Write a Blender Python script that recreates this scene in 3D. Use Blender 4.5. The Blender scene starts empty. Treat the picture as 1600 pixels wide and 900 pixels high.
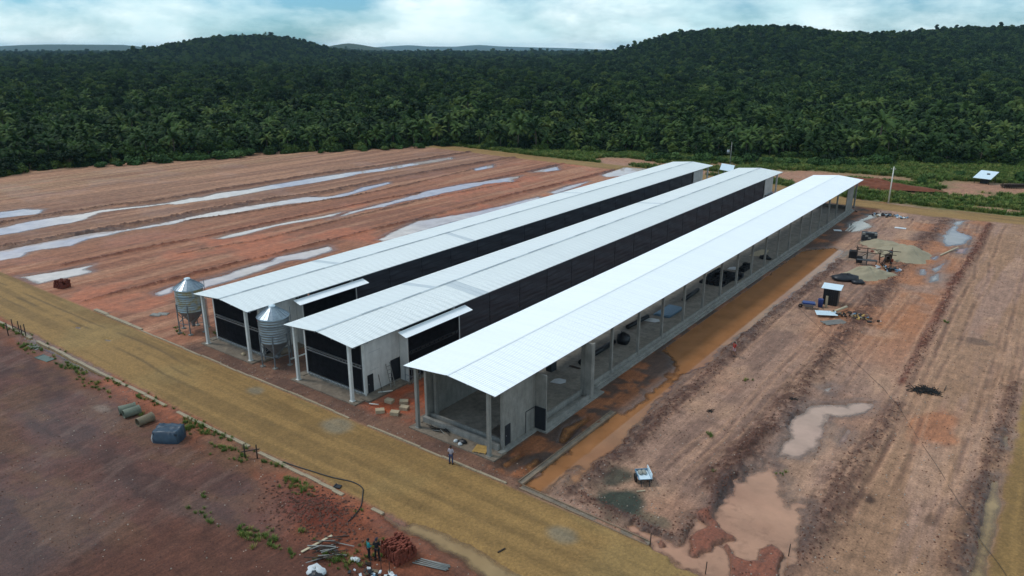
import bpy, math, random
import numpy as np
from mathutils import Vector, Matrix, Euler

scene = bpy.context.scene
COL = scene.collection
PI = math.pi
rng = np.random.default_rng(11)
random.seed(5)

# ---------------------------------------------------------------- camera
cam_d = bpy.data.cameras.new('camera')
cam_d.sensor_width = 36.0
cam_d.lens = 36.0 * 1152.4 / 1600.0
cam_d.clip_start = 0.5
cam_d.clip_end = 60000
cam = bpy.data.objects.new('camera', cam_d)
COL.objects.link(cam)
cam.location = (0, 0, 33.5)
HEAD = 0.6392                                     # heading, left of +Y
cam.rotation_euler = (PI / 2 - 0.3154, 0, HEAD)
scene.camera = cam

# ---------------------------------------------------------------- sky and sun
SUN_EL, SUN_AZ = math.radians(56), math.radians(-112)   # azimuth from +Y towards +X
world = bpy.data.worlds.new('World')
scene.world = world
world.use_nodes = True
wn, wl = world.node_tree.nodes, world.node_tree.links
wn.clear()


def wnode(t, **kw):
    n = wn.new(t)
    for k, v in kw.items():
        setattr(n, k, v)
    return n


def wmath(op, a, b=None):
    n = wnode('ShaderNodeMath', operation=op)
    for i, v in enumerate((a, b)):
        if v is None:
            continue
        if isinstance(v, (int, float)):
            n.inputs[i].default_value = v
        else:
            wl.new(v, n.inputs[i])
    return n.outputs[0]


w_out = wnode('ShaderNodeOutputWorld')
w_bg = wnode('ShaderNodeBackground')
w_bg.inputs['Strength'].default_value = 0.1
w_sky = wnode('ShaderNodeTexSky', sky_type='NISHITA', sun_disc=False)
w_sky.sun_elevation = SUN_EL
w_sky.sun_rotation = SUN_AZ
w_sky.air_density, w_sky.dust_density, w_sky.ozone_density = 1.0, 0.6, 2.0
w_tc = wnode('ShaderNodeTexCoord')
w_sep = wnode('ShaderNodeSeparateXYZ')
wl.new(w_tc.outputs['Generated'], w_sep.inputs[0])
w_cmb = wnode('ShaderNodeCombineXYZ')             # banks of cloud, flatter than wide
wl.new(w_sep.outputs[0], w_cmb.inputs[0])
wl.new(w_sep.outputs[1], w_cmb.inputs[1])
wl.new(wmath('MULTIPLY', w_sep.outputs[2], 2.6), w_cmb.inputs[2])
w_n1 = wnode('ShaderNodeTexNoise')
w_n1.inputs['Scale'].default_value = 4.2
w_n1.inputs['Detail'].default_value = 7
w_n1.inputs['Roughness'].default_value = 0.58
w_n1.inputs['Distortion'].default_value = 0.1
w_map = wnode('ShaderNodeMapping')
w_map.inputs['Location'].default_value = (3.4, 1.7, 0.0)
wl.new(w_cmb.outputs[0], w_map.inputs[0])
wl.new(w_map.outputs[0], w_n1.inputs['Vector'])
w_r1 = wnode('ShaderNodeMapRange')
w_r1.inputs[1].default_value = 0.40
w_r1.inputs[2].default_value = 0.58
wl.new(w_n1.outputs['Fac'], w_r1.inputs[0])
# brightness of the deck itself: thick grey undersides, thin bright rims
w_n2 = wnode('ShaderNodeTexNoise')
w_n2.inputs['Scale'].default_value = 6.5
w_n2.inputs['Detail'].default_value = 4
w_n2.inputs['Roughness'].default_value = 0.6
wl.new(w_map.outputs[0], w_n2.inputs['Vector'])
w_r2 = wnode('ShaderNodeValToRGB')
e = w_r2.color_ramp.elements
e[0].position, e[0].color = 0.32, (5.8, 8.1, 8.6, 1)
e[1].position, e[1].color = 0.66, (9.2, 10.4, 10.5, 1)
wl.new(w_n2.outputs['Fac'], w_r2.inputs[0])
w_tint = wnode('ShaderNodeMix', data_type='RGBA', blend_type='MULTIPLY')
w_tint.inputs[0].default_value = 1.0
w_tint.inputs[7].default_value = (0.42, 0.78, 1.10, 1)
wl.new(w_sky.outputs[0], w_tint.inputs[6])
w_mix = wnode('ShaderNodeMix', data_type='RGBA')
wl.new(wmath('MULTIPLY', w_r1.outputs[0], 0.93), w_mix.inputs[0])
wl.new(w_tint.outputs[2], w_mix.inputs[6])
wl.new(w_r2.outputs[0], w_mix.inputs[7])
wl.new(w_mix.outputs[2], w_bg.inputs['Color'])
wl.new(w_bg.outputs[0], w_out.inputs[0])

sun_d = bpy.data.lights.new('sun', 'SUN')
sun_d.energy = 1.4
sun_d.angle = math.radians(12)
sun_d.color = (1.0, 0.98, 0.94)
sun = bpy.data.objects.new('sun', sun_d)
COL.objects.link(sun)
to_sun = Vector((math.sin(SUN_AZ) * math.cos(SUN_EL), math.cos(SUN_AZ) * math.cos(SUN_EL), math.sin(SUN_EL)))
sun.rotation_euler = to_sun.to_track_quat('Z', 'Y').to_euler()
sun.location = to_sun * 300

vs = scene.view_settings
vs.view_transform = 'Standard'
vs.look = 'None'
vs.exposure = 0.2
vs.gamma = 1.0
vs.use_curve_mapping = False
scene.render.engine = 'CYCLES'
scene.cycles.max_bounces = 8
scene.cycles.diffuse_bounces = 3
scene.cycles.glossy_bounces = 3
scene.cycles.transparent_max_bounces = 6
scene.cycles.volume_bounces = 1
scene.cycles.use_denoising = True

# ---------------------------------------------------------------- helpers


def lin(r, g, b):
    return tuple((c / 255 / 12.92) if c / 255 <= 0.04045 else ((c / 255 + 0.055) / 1.055) ** 2.4 for c in (r, g, b))


def tag(o, label=None, cat=None, group=None, kind=None):
    for k, v in (('label', label), ('category', cat), ('group', group), ('kind', kind)):
        if v:
            o[k] = v
    return o


def empty(name, loc=(0, 0, 0), rz=0.0):
    o = bpy.data.objects.new(name, None)
    o.empty_display_size = 0.3
    COL.objects.link(o)
    o.location = loc
    o.rotation_euler = (0, 0, rz)
    return o


def put(name, me, parent=None, loc=(0, 0, 0), rot=(0, 0, 0), scale=None):
    o = bpy.data.objects.new(name, me)
    COL.objects.link(o)
    o.parent = parent
    o.location = loc
    o.rotation_euler = rot
    if scale is not None:
        o.scale = scale
    return o


def copy_tree(o, parent=None):
    c = o.copy()
    COL.objects.link(c)
    c.parent = parent
    for ch in list(o.children):
        copy_tree(ch, c)
    return c


class MB:
    """collects shapes for one mesh"""

    def __init__(self):
        self.v, self.f, self.s = [], [], []

    def add(self, vs_, fs_, smooth=False):
        n = len(self.v)
        self.v += [tuple(p) for p in vs_]
        self.f += [tuple(i + n for i in q) for q in fs_]
        self.s += [smooth] * len(fs_)
        return self

    def box(self, x0, x1, y0, y1, z0, z1, m=None):
        p = [(x0, y0, z0), (x1, y0, z0), (x1, y1, z0), (x0, y1, z0), (x0, y0, z1), (x1, y0, z1), (x1, y1, z1), (x0, y1, z1)]
        if m is not None:
            p = [tuple(m @ Vector(q)) for q in p]
        return self.add(p, [(0, 3, 2, 1), (4, 5, 6, 7), (0, 1, 5, 4), (1, 2, 6, 5), (2, 3, 7, 6), (3, 0, 4, 7)])

    def bar(self, a, b, w, h=None, upv=(0, 0, 1)):
        """a square-section bar from a to b"""
        a, b = Vector(a), Vector(b)
        h = h or w
        d = (b - a).normalized()
        u = Vector(upv)
        if abs(d.dot(u)) > 0.95:
            u = Vector((1, 0, 0))
        s = d.cross(u).normalized()
        t = s.cross(d).normalized()
        p = []
        for c in (a, b):
            for (i, j) in ((-1, -1), (1, -1), (1, 1), (-1, 1)):
                p.append(c + s * (i * w / 2) + t * (j * h / 2))
        return self.add(p, [(3, 2, 1, 0), (4, 5, 6, 7), (0, 1, 5, 4), (1, 2, 6, 5), (2, 3, 7, 6), (3, 0, 4, 7)])

    def tube(self, pts, r, n=8, cap=True, smooth=True):
        pts = [Vector(p) for p in pts]
        rs = r if isinstance(r, (list, tuple)) else [r] * len(pts)
        base = len(self.v)
        ref = None
        for i, p in enumerate(pts):
            d = (pts[min(i + 1, len(pts) - 1)] - pts[max(i - 1, 0)]).normalized()
            if ref is None:
                ref = Vector((0, 0, 1)) if abs(d.z) < 0.9 else Vector((1, 0, 0))
            s = d.cross(ref).normalized()
            t = s.cross(d).normalized()
            ref = t
            for k in range(n):
                a = 2 * PI * k / n
                self.v.append(tuple(p + (s * math.cos(a) + t * math.sin(a)) * rs[i]))
        for i in range(len(pts) - 1):
            for k in range(n):
                k2 = (k + 1) % n
                self.f.append((base + i * n + k, base + i * n + k2, base + (i + 1) * n + k2, base + (i + 1) * n + k))
                self.s.append(smooth)
        if cap:
            self.f.append(tuple(base + k for k in reversed(range(n))))
            self.f.append(tuple(base + (len(pts) - 1) * n + k for k in range(n)))
            self.s += [False, False]
        return self

    def lathe(self, prof, n=24, c=(0, 0, 0), smooth=True, cap=(False, False)):
        base = len(self.v)
        for (r, z) in prof:
            for k in range(n):
                a = 2 * PI * k / n
                self.v.append((c[0] + r * math.cos(a), c[1] + r * math.sin(a), c[2] + z))
        for i in range(len(prof) - 1):
            for k in range(n):
                k2 = (k + 1) % n
                self.f.append((base + i * n + k, base + i * n + k2, base + (i + 1) * n + k2, base + (i + 1) * n + k))
                self.s.append(smooth)
        if cap[0]:
            self.f.append(tuple(base + k for k in reversed(range(n))))
            self.s.append(False)
        if cap[1]:
            self.f.append(tuple(base + (len(prof) - 1) * n + k for k in range(n)))
            self.s.append(False)
        return self

    def mesh(self, name, mat):
        me = bpy.data.meshes.new(name)
        me.from_pydata(self.v, [], self.f)
        me.polygons.foreach_set('use_smooth', np.array(self.s, dtype=bool))
        if mat:
            me.materials.append(mat)
        me.update()
        return me

    def build(self, name, mat, parent=None, loc=(0, 0, 0), rot=(0, 0, 0)):
        return put(name, self.mesh(name, mat), parent, loc, rot)


def np_mesh(name, co, faces, mat=None, smooth=False):
    """fast mesh from numpy arrays, faces (n,3) or (n,4)"""
    me = bpy.data.meshes.new(name)
    co = np.ascontiguousarray(co, np.float32)
    faces = np.ascontiguousarray(faces, np.int32)
    k = faces.shape[1]
    me.vertices.add(len(co))
    me.vertices.foreach_set('co', co.ravel())
    me.loops.add(faces.size)
    me.loops.foreach_set('vertex_index', faces.ravel())
    me.polygons.add(len(faces))
    me.polygons.foreach_set('loop_start', np.arange(0, faces.size, k, dtype=np.int32))
    me.polygons.foreach_set('loop_total', np.full(len(faces), k, np.int32))
    me.polygons.foreach_set('use_smooth', np.full(len(faces), smooth, bool))
    me.update(calc_edges=True)
    me.validate()
    if mat:
        me.materials.append(mat)
    return me


# ---- value noise in numpy
_perm = np.random.default_rng(3).random(65536).astype(np.float32)


def vnoise(x, y, seed=0):
    xi, yi = np.floor(x).astype(np.int64), np.floor(y).astype(np.int64)
    fx, fy = x - xi, y - yi
    fx, fy = fx * fx * (3 - 2 * fx), fy * fy * (3 - 2 * fy)

    def h(i, j):
        return _perm[((i * 73856093) ^ (j * 19349663) ^ (seed * 83492791)) & 65535]
    a, b, c, d = h(xi, yi), h(xi + 1, yi), h(xi, yi + 1), h(xi + 1, yi + 1)
    return (a * (1 - fx) + b * fx) * (1 - fy) + (c * (1 - fx) + d * fx) * fy


def fbm(x, y, octs=4, seed=0, gain=0.5):
    s, a, t = 0, 1.0, 0
    for o in range(octs):
        s = s + a * vnoise(x * 2 ** o + 17.3 * o, y * 2 ** o - 9.1 * o, seed + o)
        t += a
        a *= gain
    return s / t


def sstep(a, b, x):
    t = np.clip((x - a) / (b - a), 0, 1)
    return t * t * (3 - 2 * t)


# ---------------------------------------------------------------- materials
MATS = {}


class NT:
    def __init__(self, name):
        self.m = bpy.data.materials.new(name)
        self.m.use_nodes = True
        self.n, self.l = self.m.node_tree.nodes, self.m.node_tree.links
        self.b = self.n['Principled BSDF']
        self.out = self.n['Material Output']
        self.tc = self.n.new('ShaderNodeTexCoord')
        self.co = self.tc.outputs['Object']

    def set(self, **kw):
        for k, v in kw.items():
            k = k.replace('_', ' ')
            if hasattr(v, 'node'):
                self.l.new(v, self.b.inputs[k])
            else:
                self.b.inputs[k].default_value = v
        return self

    def mapping(self, scale, loc=(0, 0, 0), rot=(0, 0, 0), src=None):
        n = self.n.new('ShaderNodeMapping')
        n.inputs['Scale'].default_value = scale
        n.inputs['Location'].default_value = loc
        n.inputs['Rotation'].default_value = rot
        self.l.new(src or self.co, n.inputs[0])
        return n.outputs[0]

    def noise(self, scale, detail=4, rough=0.55, src=None, dist=0.0):
        n = self.n.new('ShaderNodeTexNoise')
        n.inputs['Scale'].default_value = scale
        n.inputs['Detail'].default_value = detail
        n.inputs['Roughness'].default_value = rough
        n.inputs['Distortion'].default_value = dist
        self.l.new(src or self.co, n.inputs['Vector'])
        return n.outputs['Fac']

    def voro(self, scale, src=None, out='Distance'):
        n = self.n.new('ShaderNodeTexVoronoi')
        n.inputs['Scale'].default_value = scale
        self.l.new(src or self.co, n.inputs['Vector'])
        return n.outputs[out]

    def ramp(self, fac, stops):
        n = self.n.new('ShaderNodeValToRGB')
        el = n.color_ramp.elements
        while len(el) < len(stops):
            el.new(0.5)
        for q, (p, c) in zip(el, stops):
            q.position = p
            q.color = tuple(c) + (1,) if len(c) == 3 else c
        self.l.new(fac, n.inputs[0])
        return n.outputs[0]

    def remap(self, v, a, b, c, d):
        n = self.n.new('ShaderNodeMapRange')
        for i, q in enumerate((a, b, c, d)):
            n.inputs[i + 1].default_value = q
        self.l.new(v, n.inputs[0])
        return n.outputs[0]

    def mix(self, fac, a, b, mode='MIX'):
        n = self.n.new('ShaderNodeMix')
        n.data_type = 'RGBA'
        n.blend_type = mode
        for i, v in ((0, fac), (6, a), (7, b)):
            if hasattr(v, 'node'):
                self.l.new(v, n.inputs[i])
            elif i == 0:
                n.inputs[0].default_value = v
            else:
                n.inputs[i].default_value = tuple(v) + (1,) if len(v) == 3 else v
        return n.outputs[2]

    def math(self, op, a, b=0.0):
        n = self.n.new('ShaderNodeMath')
        n.operation = op
        for i, v in enumerate((a, b)):
            if hasattr(v, 'node'):
                self.l.new(v, n.inputs[i])
            else:
                n.inputs[i].default_value = v
        return n.outputs[0]

    def scale_col(self, col, val):
        n = self.n.new('ShaderNodeVectorMath')
        n.operation = 'SCALE'
        if hasattr(col, 'node'):
            self.l.new(col, n.inputs[0])
        else:
            n.inputs[0].default_value = col
        if hasattr(val, 'node'):
            self.l.new(val, n.inputs['Scale'])
        else:
            n.inputs['Scale'].default_value = val
        return n.outputs[0]

    def attr(self, name, out='Color'):
        n = self.n.new('ShaderNodeAttribute')
        n.attribute_name = name
        return n.outputs[out]

    def rand(self):
        n = self.n.new('ShaderNodeObjectInfo')
        return n.outputs['Random']

    def bump(self, h, strength=0.3, dist=0.05):
        n = self.n.new('ShaderNodeBump')
        n.inputs['Strength'].default_value = strength
        n.inputs['Distance'].default_value = dist
        self.l.new(h, n.inputs['Height'])
        self.l.new(n.outputs[0], self.b.inputs['Normal'])
        return self


def simple(name, rgb, rough=0.7, var=0.25, nscale=3.0, metal=0.0, bump=0.0, rnd=0.0, spec=0.4):
    """a plain surface with uneven tone and a little relief"""
    t = NT(name)
    k = t.remap(t.noise(nscale, 5, 0.6), 0.25, 0.75, 1 - var, 1 + var)
    if rnd:
        k = t.math('MULTIPLY', k, t.remap(t.rand(), 0, 1, 1 - rnd, 1 + rnd))
    t.set(Base_Color=t.scale_col(lin(*rgb), k), Roughness=rough, Metallic=metal)
    t.b.inputs['Specular IOR Level'].default_value = spec
    if bump:
        t.bump(t.noise(nscale * 5, 4, 0.6), bump, 0.03)
    MATS[name] = t.m
    return t.m

# ---------------------------------------------------------------- site plan, metres (x, y): puddles, mud islands, clod lines
WATER = {
 'ditch':[(-29.7,42.0),(-30.2,48.8),(-30.3,53.6),(-30.1,57.5),(-29.2,57.4),(-29.1,60.2),(-29.2,63.8),(-29.4,67.5),(-29.7,70.7),(-30.7,72.6),(-32.9,74.2),(-34.6,78.9),(-34.4,86.3),(-34.1,99.6),(-33.8,116.0),(-33.3,129.5),(-29.4,134.6),(-27.5,133.3),(-27.3,119.9),(-27.4,103.9),(-27.5,89.7),(-27.6,82.1),(-27.6,75.0),(-28.0,72.7),(-28.7,69.4),(-28.2,65.4),(-28.2,61.3),(-27.2,55.9),(-26.9,52.6),(-27.0,49.1),(-26.7,46.9),(-26.6,44.7),(-27.2,44.2),(-27.7,45.5),(-27.8,46.9),(-28.3,46.1),(-28.4,44.1),(-28.3,42.5)],
 'wall1':[(-33.6,43.5),(-33.3,46.0),(-32.7,45.5),(-32.7,43.2)],
 'wall2':[(-31.7,44.3),(-31.6,46.0),(-30.9,45.6),(-30.8,43.7)],
 'wall3':[(-31.5,49.3),(-32.6,51.8),(-32.2,54.0),(-32.0,55.0),(-31.2,54.8),(-31.4,52.1),(-31.0,49.5)],
 'mid':[(-15.6,70.5),(-14.0,71.4),(-12.8,72.1),(-12.0,74.0),(-10.7,74.5),(-10.2,73.1),(-11.1,70.6),(-13.2,69.0),(-12.9,66.5),(-12.6,63.9),(-13.0,60.8),(-13.5,59.4),(-15.2,58.4),(-15.7,59.3),(-15.4,63.2),(-16.0,66.4)],
 'midb':[(-11.4,67.5),(-11.0,67.2),(-10.9,65.4),(-11.0,63.7),(-11.5,64.2)],
 'big':[(-16.0,55.3),(-15.4,56.9),(-14.2,56.9),(-12.9,54.7),(-12.2,52.0),(-11.6,52.9),(-11.1,52.8),(-9.7,48.0),(-9.5,45.6),(-9.9,44.2),(-9.6,41.8),(-12.8,39.4),(-14.4,40.2),(-16.2,40.3),(-18.1,40.8),(-18.7,41.2),(-20.3,41.7),(-21.5,41.8),(-20.8,42.8),(-18.9,42.7),(-17.0,42.8),(-16.9,43.9),(-17.2,46.0),(-16.8,46.8),(-15.8,46.2),(-16.5,48.7),(-16.5,52.0)],
 'rroad':[(-0.0,65.1),(0.7,66.2),(1.1,61.5),(1.1,54.9),(1.1,51.3),(-0.0,50.4),(0.1,55.0),(0.1,59.7)],
 'rroadb':[(0.2,74.2),(0.7,75.2),(0.9,72.6),(0.5,71.9)],
 'back':[(-15.4,155.9),(-15.0,164.6),(-14.9,171.0),(-13.6,173.4),(-14.2,167.2),(-13.9,162.2),(-11.6,159.4),(-10.8,156.4),(-11.3,151.4),(-13.6,148.0),(-14.9,150.9)],
 'backb':[(-12.1,146.9),(-10.5,148.6),(-10.7,144.2),(-11.9,143.9)],
 'backc':[(-14.8,137.1),(-13.7,141.5),(-13.8,136.4)],
 'backd':[(-13.6,130.6),(-12.3,137.0),(-12.3,130.6),(-12.8,128.5)],
 'backe':[(-15.1,129.4),(-14.3,130.0),(-13.7,126.1),(-14.5,125.5)],
 'backf':[(-12.9,125.4),(-12.3,128.9),(-11.7,124.3),(-12.7,122.0)],
 'bld':[(-30.2,148.7),(-31.7,156.3),(-31.3,160.2),(-30.6,166.0),(-28.6,172.2),(-27.9,168.8),(-29.6,163.7),(-30.0,160.5),(-27.9,156.4),(-28.7,150.5)],
 'midc':[(-15.6,74.7),(-14.9,75.9),(-14.7,74.0)],
 'L1':[(-162.9,46.3),(-164.7,53.4),(-166.0,58.7),(-165.8,64.7),(-164.9,68.5),(-165.5,72.9),(-163.9,77.4),(-161.9,82.4),(-161.4,86.3),(-162.1,92.4),(-161.0,94.2),(-162.9,100.8),(-160.9,106.5),(-161.6,115.0),(-161.8,128.3),(-161.3,139.4),(-159.4,149.5),(-159.4,158.7),(-158.5,172.7),(-157.9,180.3),(-155.0,177.0),(-154.8,168.6),(-155.7,158.3),(-155.2,146.7),(-157.3,139.6),(-155.9,134.0),(-155.8,125.2),(-155.8,118.1),(-156.8,109.6),(-156.1,97.7),(-157.5,92.0),(-158.1,86.1),(-160.4,85.3),(-161.5,80.1),(-162.5,75.1),(-163.2,71.4),(-159.2,67.3),(-158.1,63.1),(-158.9,61.8),(-158.2,57.5),(-157.2,53.7),(-157.7,50.8),(-156.2,44.2)],
 'L2':[(-145.3,40.6),(-145.2,46.3),(-145.1,49.1),(-145.5,53.3),(-145.4,57.5),(-145.8,61.5),(-144.1,65.4),(-142.9,68.9),(-143.2,74.1),(-144.3,84.6),(-144.3,92.9),(-142.7,101.1),(-142.0,109.2),(-137.8,112.4),(-137.9,119.4),(-140.5,126.1),(-140.7,135.2),(-138.6,133.2),(-137.2,124.1),(-135.5,116.1),(-136.1,108.9),(-137.7,104.0),(-139.1,98.4),(-139.6,89.7),(-140.9,82.5),(-140.7,76.8),(-141.1,73.0),(-142.5,66.5),(-141.5,62.8),(-141.8,59.0),(-139.0,55.3),(-139.7,52.6),(-140.7,50.7),(-140.1,48.6),(-137.9,46.6),(-138.4,43.8),(-137.4,38.1)],
 'L3':[(-123.0,73.5),(-123.5,78.1),(-123.6,84.6),(-123.2,90.4),(-122.4,96.2),(-122.2,103.5),(-120.5,99.2),(-121.2,92.7),(-122.4,86.1),(-121.2,79.2),(-121.4,74.2)],
 'L3b':[(-118.5,96.2),(-120.9,105.2),(-121.6,115.0),(-122.1,122.1),(-124.1,131.7),(-123.0,143.7),(-121.0,154.8),(-118.6,164.3),(-115.3,155.3),(-118.3,148.3),(-118.4,140.3),(-118.8,132.5),(-118.7,126.5),(-119.8,119.1),(-119.0,112.5),(-119.6,107.0),(-118.6,99.8)],
 'L3c':[(-120.1,170.0),(-120.4,174.0),(-120.5,184.5),(-116.1,178.7),(-117.1,173.7)],
 'L3d':[(-136.8,164.8),(-137.8,176.3),(-134.1,171.3),(-134.3,163.7)],
 'L4':[(-101.3,56.9),(-101.0,60.4),(-101.8,65.9),(-101.6,70.2),(-103.2,72.4),(-102.1,78.3),(-101.9,82.3),(-99.0,81.2),(-98.9,78.2),(-98.4,74.5),(-100.1,71.8),(-98.8,66.8),(-98.1,61.7),(-97.8,58.7),(-97.9,55.2)],
 'L4b':[(-98.2,90.8),(-100.6,98.3),(-102.8,106.3),(-101.4,111.1),(-99.2,120.5),(-98.2,132.4),(-97.7,142.1),(-95.2,139.2),(-96.1,122.8),(-96.7,105.9),(-96.2,95.2),(-96.6,90.8)],
 'L4c':[(-98.8,148.4),(-99.9,158.5),(-99.3,167.2),(-97.6,159.1),(-96.9,147.8)],
 'L4d':[(-101.6,178.3),(-103.4,194.1),(-96.9,196.0),(-94.8,183.3),(-98.8,176.4)],
 'L5':[(-125.4,41.8),(-124.6,45.0),(-123.8,48.6),(-123.3,51.7),(-121.6,49.8),(-119.2,49.8),(-119.1,46.5),(-119.5,42.2),(-122.3,42.1)],
 'L6':[(-101.1,50.2),(-102.1,53.5),(-99.6,51.6),(-99.5,49.9)],
 'L7':[(-179.6,55.2),(-180.7,59.2),(-180.3,63.5),(-176.0,65.9),(-172.4,62.9),(-174.3,56.9),(-174.1,53.3)],
 'gut':[(-36.3,32.5),(-33.9,32.3),(-33.8,33.1),(-31.3,33.6),(-28.3,33.6),(-25.3,33.3),(-22.0,33.1),(-24.3,31.3),(-28.2,32.1),(-31.2,32.1),(-33.1,32.0),(-35.8,32.1)],
 'g2':[(-98.3,32.1),(-91.2,32.1),(-85.3,32.3),(-78.8,32.4),(-78.3,31.7),(-84.6,31.4),(-90.3,31.3),(-97.3,31.5)],
 'rd1':[(-96.5,37.0),(-95.8,37.5),(-94.9,37.0),(-95.8,36.7)],
 'rd2':[(-89.4,37.1),(-88.3,37.7),(-87.6,37.2),(-88.4,36.8)],
}
ISLANDS = [
  [(-16.4,43.2),(-16.5,44.5),(-15.8,45.8),(-14.9,45.9),(-14.2,45.5),(-14.4,44.3),(-14.9,42.9),(-15.5,41.6)] ,
  [(-14.0,44.3),(-13.1,43.5),(-12.1,43.4),(-11.2,44.1),(-11.9,45.4),(-11.5,46.2),(-10.6,46.0),(-10.4,44.3),(-10.0,41.1),(-11.7,39.9),(-13.1,42.7)] ,
  [(-17.3,46.5),(-16.7,47.8),(-15.5,46.0),(-16.3,46.0)] ,
  [(-18.5,41.9),(-18.0,42.3),(-17.2,41.8),(-17.7,41.3)] ,
]
FURROWS = {
'f1':[(-26.4,126.6),(-26.4,109.5),(-26.9,95.3),(-26.9,79.4),(-26.1,69.1),(-26.4,61.6),(-26.3,55.8),(-26.2,50.7),(-26.2,46.7),(-26.2,44.3)],
'f1b':[(-26.2,43.4),(-23.0,43.0),(-20.1,42.8),(-17.9,42.6),(-17.1,43.1),(-16.9,45.4),(-16.6,48.4),(-17.5,55.4),(-17.4,61.7)],
'f2':[(-17.0,171.6),(-17.4,145.7),(-17.4,122.9),(-17.4,100.5),(-17.5,85.2),(-17.4,77.2),(-17.2,67.1),(-17.4,61.7),(-17.5,55.4),(-17.7,50.8)],
'f3':[(-9.3,172.3),(-9.2,142.8),(-9.7,123.4),(-9.3,106.5),(-9.2,94.5),(-9.1,80.8)],
'f3b':[(-8.7,75.3),(-9.0,67.1),(-9.5,60.1),(-9.4,52.7),(-9.3,48.1),(-9.4,45.0)],
'f4':[(0.3,87.8),(0.0,72.8),(-0.4,66.9),(-0.4,59.4),(-0.7,51.5)],
'l1':[(-165.2,47.1),(-167.1,54.3),(-168.5,59.7),(-168.5,65.8),(-167.6,69.7),(-168.2,74.2),(-166.7,78.8),(-164.7,83.9),(-165.0,94.1),(-166.0,102.7),(-164.8,117.3),(-165.1,131.1),(-162.1,152.0),(-161.3,175.9),(-160.2,193.8)],
'l2':[(-146.7,41.1),(-146.7,46.8),(-147.0,53.9),(-146.9,58.2),(-146.2,66.4),(-145.5,75.4),(-146.6,86.1),(-145.3,103.0),(-142.3,116.1),(-143.9,136.5),(-142.6,165.0),(-140.8,192.9)],
'l3':[(-126.6,48.8),(-126.6,55.6),(-126.3,61.5),(-125.5,70.5),(-125.1,76.3),(-125.1,89.8),(-125.0,103.0),(-124.9,118.1),(-123.0,133.6),(-121.4,152.0),(-121.1,172.1),(-121.2,191.9)],
'l4':[(-117.9,63.5),(-117.1,69.4),(-115.0,77.7),(-115.6,89.2),(-116.5,110.1),(-116.7,128.1),(-113.6,156.6)],
'l5':[(-105.1,42.0),(-105.3,47.1),(-104.8,55.9),(-105.0,61.7),(-104.9,67.3),(-104.6,72.4),(-104.6,78.1),(-104.4,85.6),(-104.6,94.0),(-103.9,102.7),(-103.7,112.4),(-103.7,119.7),(-104.1,140.4),(-103.2,154.9),(-102.8,193.0)],
'l6':[(-140.7,76.8),(-137.2,92.3),(-135.0,104.2),(-133.2,117.8),(-133.7,135.7),(-135.8,162.6),(-135.0,178.4)],
}


def sd_poly(px, py, poly, pad):
    """signed distance (negative inside) to a closed polygon, inf outside its padded box"""
    poly = np.array(poly, np.float64)
    x0, y0 = poly.min(0) - pad
    x1, y1 = poly.max(0) + pad
    idx = np.nonzero((px > x0) & (px < x1) & (py > y0) & (py < y1))[0]
    qx, qy = px[idx], py[idx]
    d2 = np.full(len(idx), 1e9)
    ins = np.zeros(len(idx), bool)
    n = len(poly)
    for i in range(n):
        ax, ay = poly[i]
        bx, by = poly[(i + 1) % n]
        ex, ey = bx - ax, by - ay
        t = np.clip(((qx - ax) * ex + (qy - ay) * ey) / (ex * ex + ey * ey + 1e-9), 0, 1)
        d2 = np.minimum(d2, (qx - ax - t * ex) ** 2 + (qy - ay - t * ey) ** 2)
        c = ((ay > qy) != (by > qy)) & (qx < (bx - ax) * (qy - ay) / (by - ay + 1e-12) + ax)
        ins ^= c
    d = np.sqrt(d2)
    return idx, np.where(ins, -d, d)


def line_dist(px, py, pts, pad):
    pts = np.array(pts, np.float64)
    x0, y0 = pts.min(0) - pad
    x1, y1 = pts.max(0) + pad
    idx = np.nonzero((px > x0) & (px < x1) & (py > y0) & (py < y1))[0]
    qx, qy = px[idx], py[idx]
    best = np.full(len(idx), 1e9)
    for (ax, ay), (bx, by) in zip(pts[:-1], pts[1:]):
        ex, ey = bx - ax, by - ay
        t = np.clip(((qx - ax) * ex + (qy - ay) * ey) / (ex * ex + ey * ey + 1e-9), 0, 1)
        best = np.minimum(best, np.hypot(qx - ax - t * ex, qy - ay - t * ey))
    return idx, best


# edge of the cleared site, the forest stands beyond it
SITE = [(-300, 20), (-231, 70), (-232, 93.7), (-228, 110.3), (-212, 148.7), (-191, 180.4), (-178, 199), (-151, 206),
        (-112, 222), (-92, 228), (-74, 235), (-58, 246), (-41, 252), (-24, 258), (-8, 262), (40, 280), (120, 280), (120, -60), (-300, -60)]
BACK_ROAD = [(-178, 197), (-135, 193.8), (-95, 191.8), (-70, 190), (-50, 185), (-38, 179), (-20, 177), (-4, 179.5), (40, 186)]
HX, HY = -math.sin(HEAD), math.cos(HEAD)

# ---------------------------------------------------------------- ground: one worked earth sheet, finer near the drone
NR, NC = 780, 820
AP = (-HX * 12, -HY * 12)
dd = 46 * (305 / 46) ** (np.arange(NR) / (NR - 1))
tt = np.linspace(-0.80, 0.82, NC)
D, Tt = np.meshgrid(dd, tt, indexing='ij')
GX = (AP[0] + HX * D + HY * D * Tt).ravel()
GY = (AP[1] + HY * D - HX * D * Tt).ravel()
N = len(GX)


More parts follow.
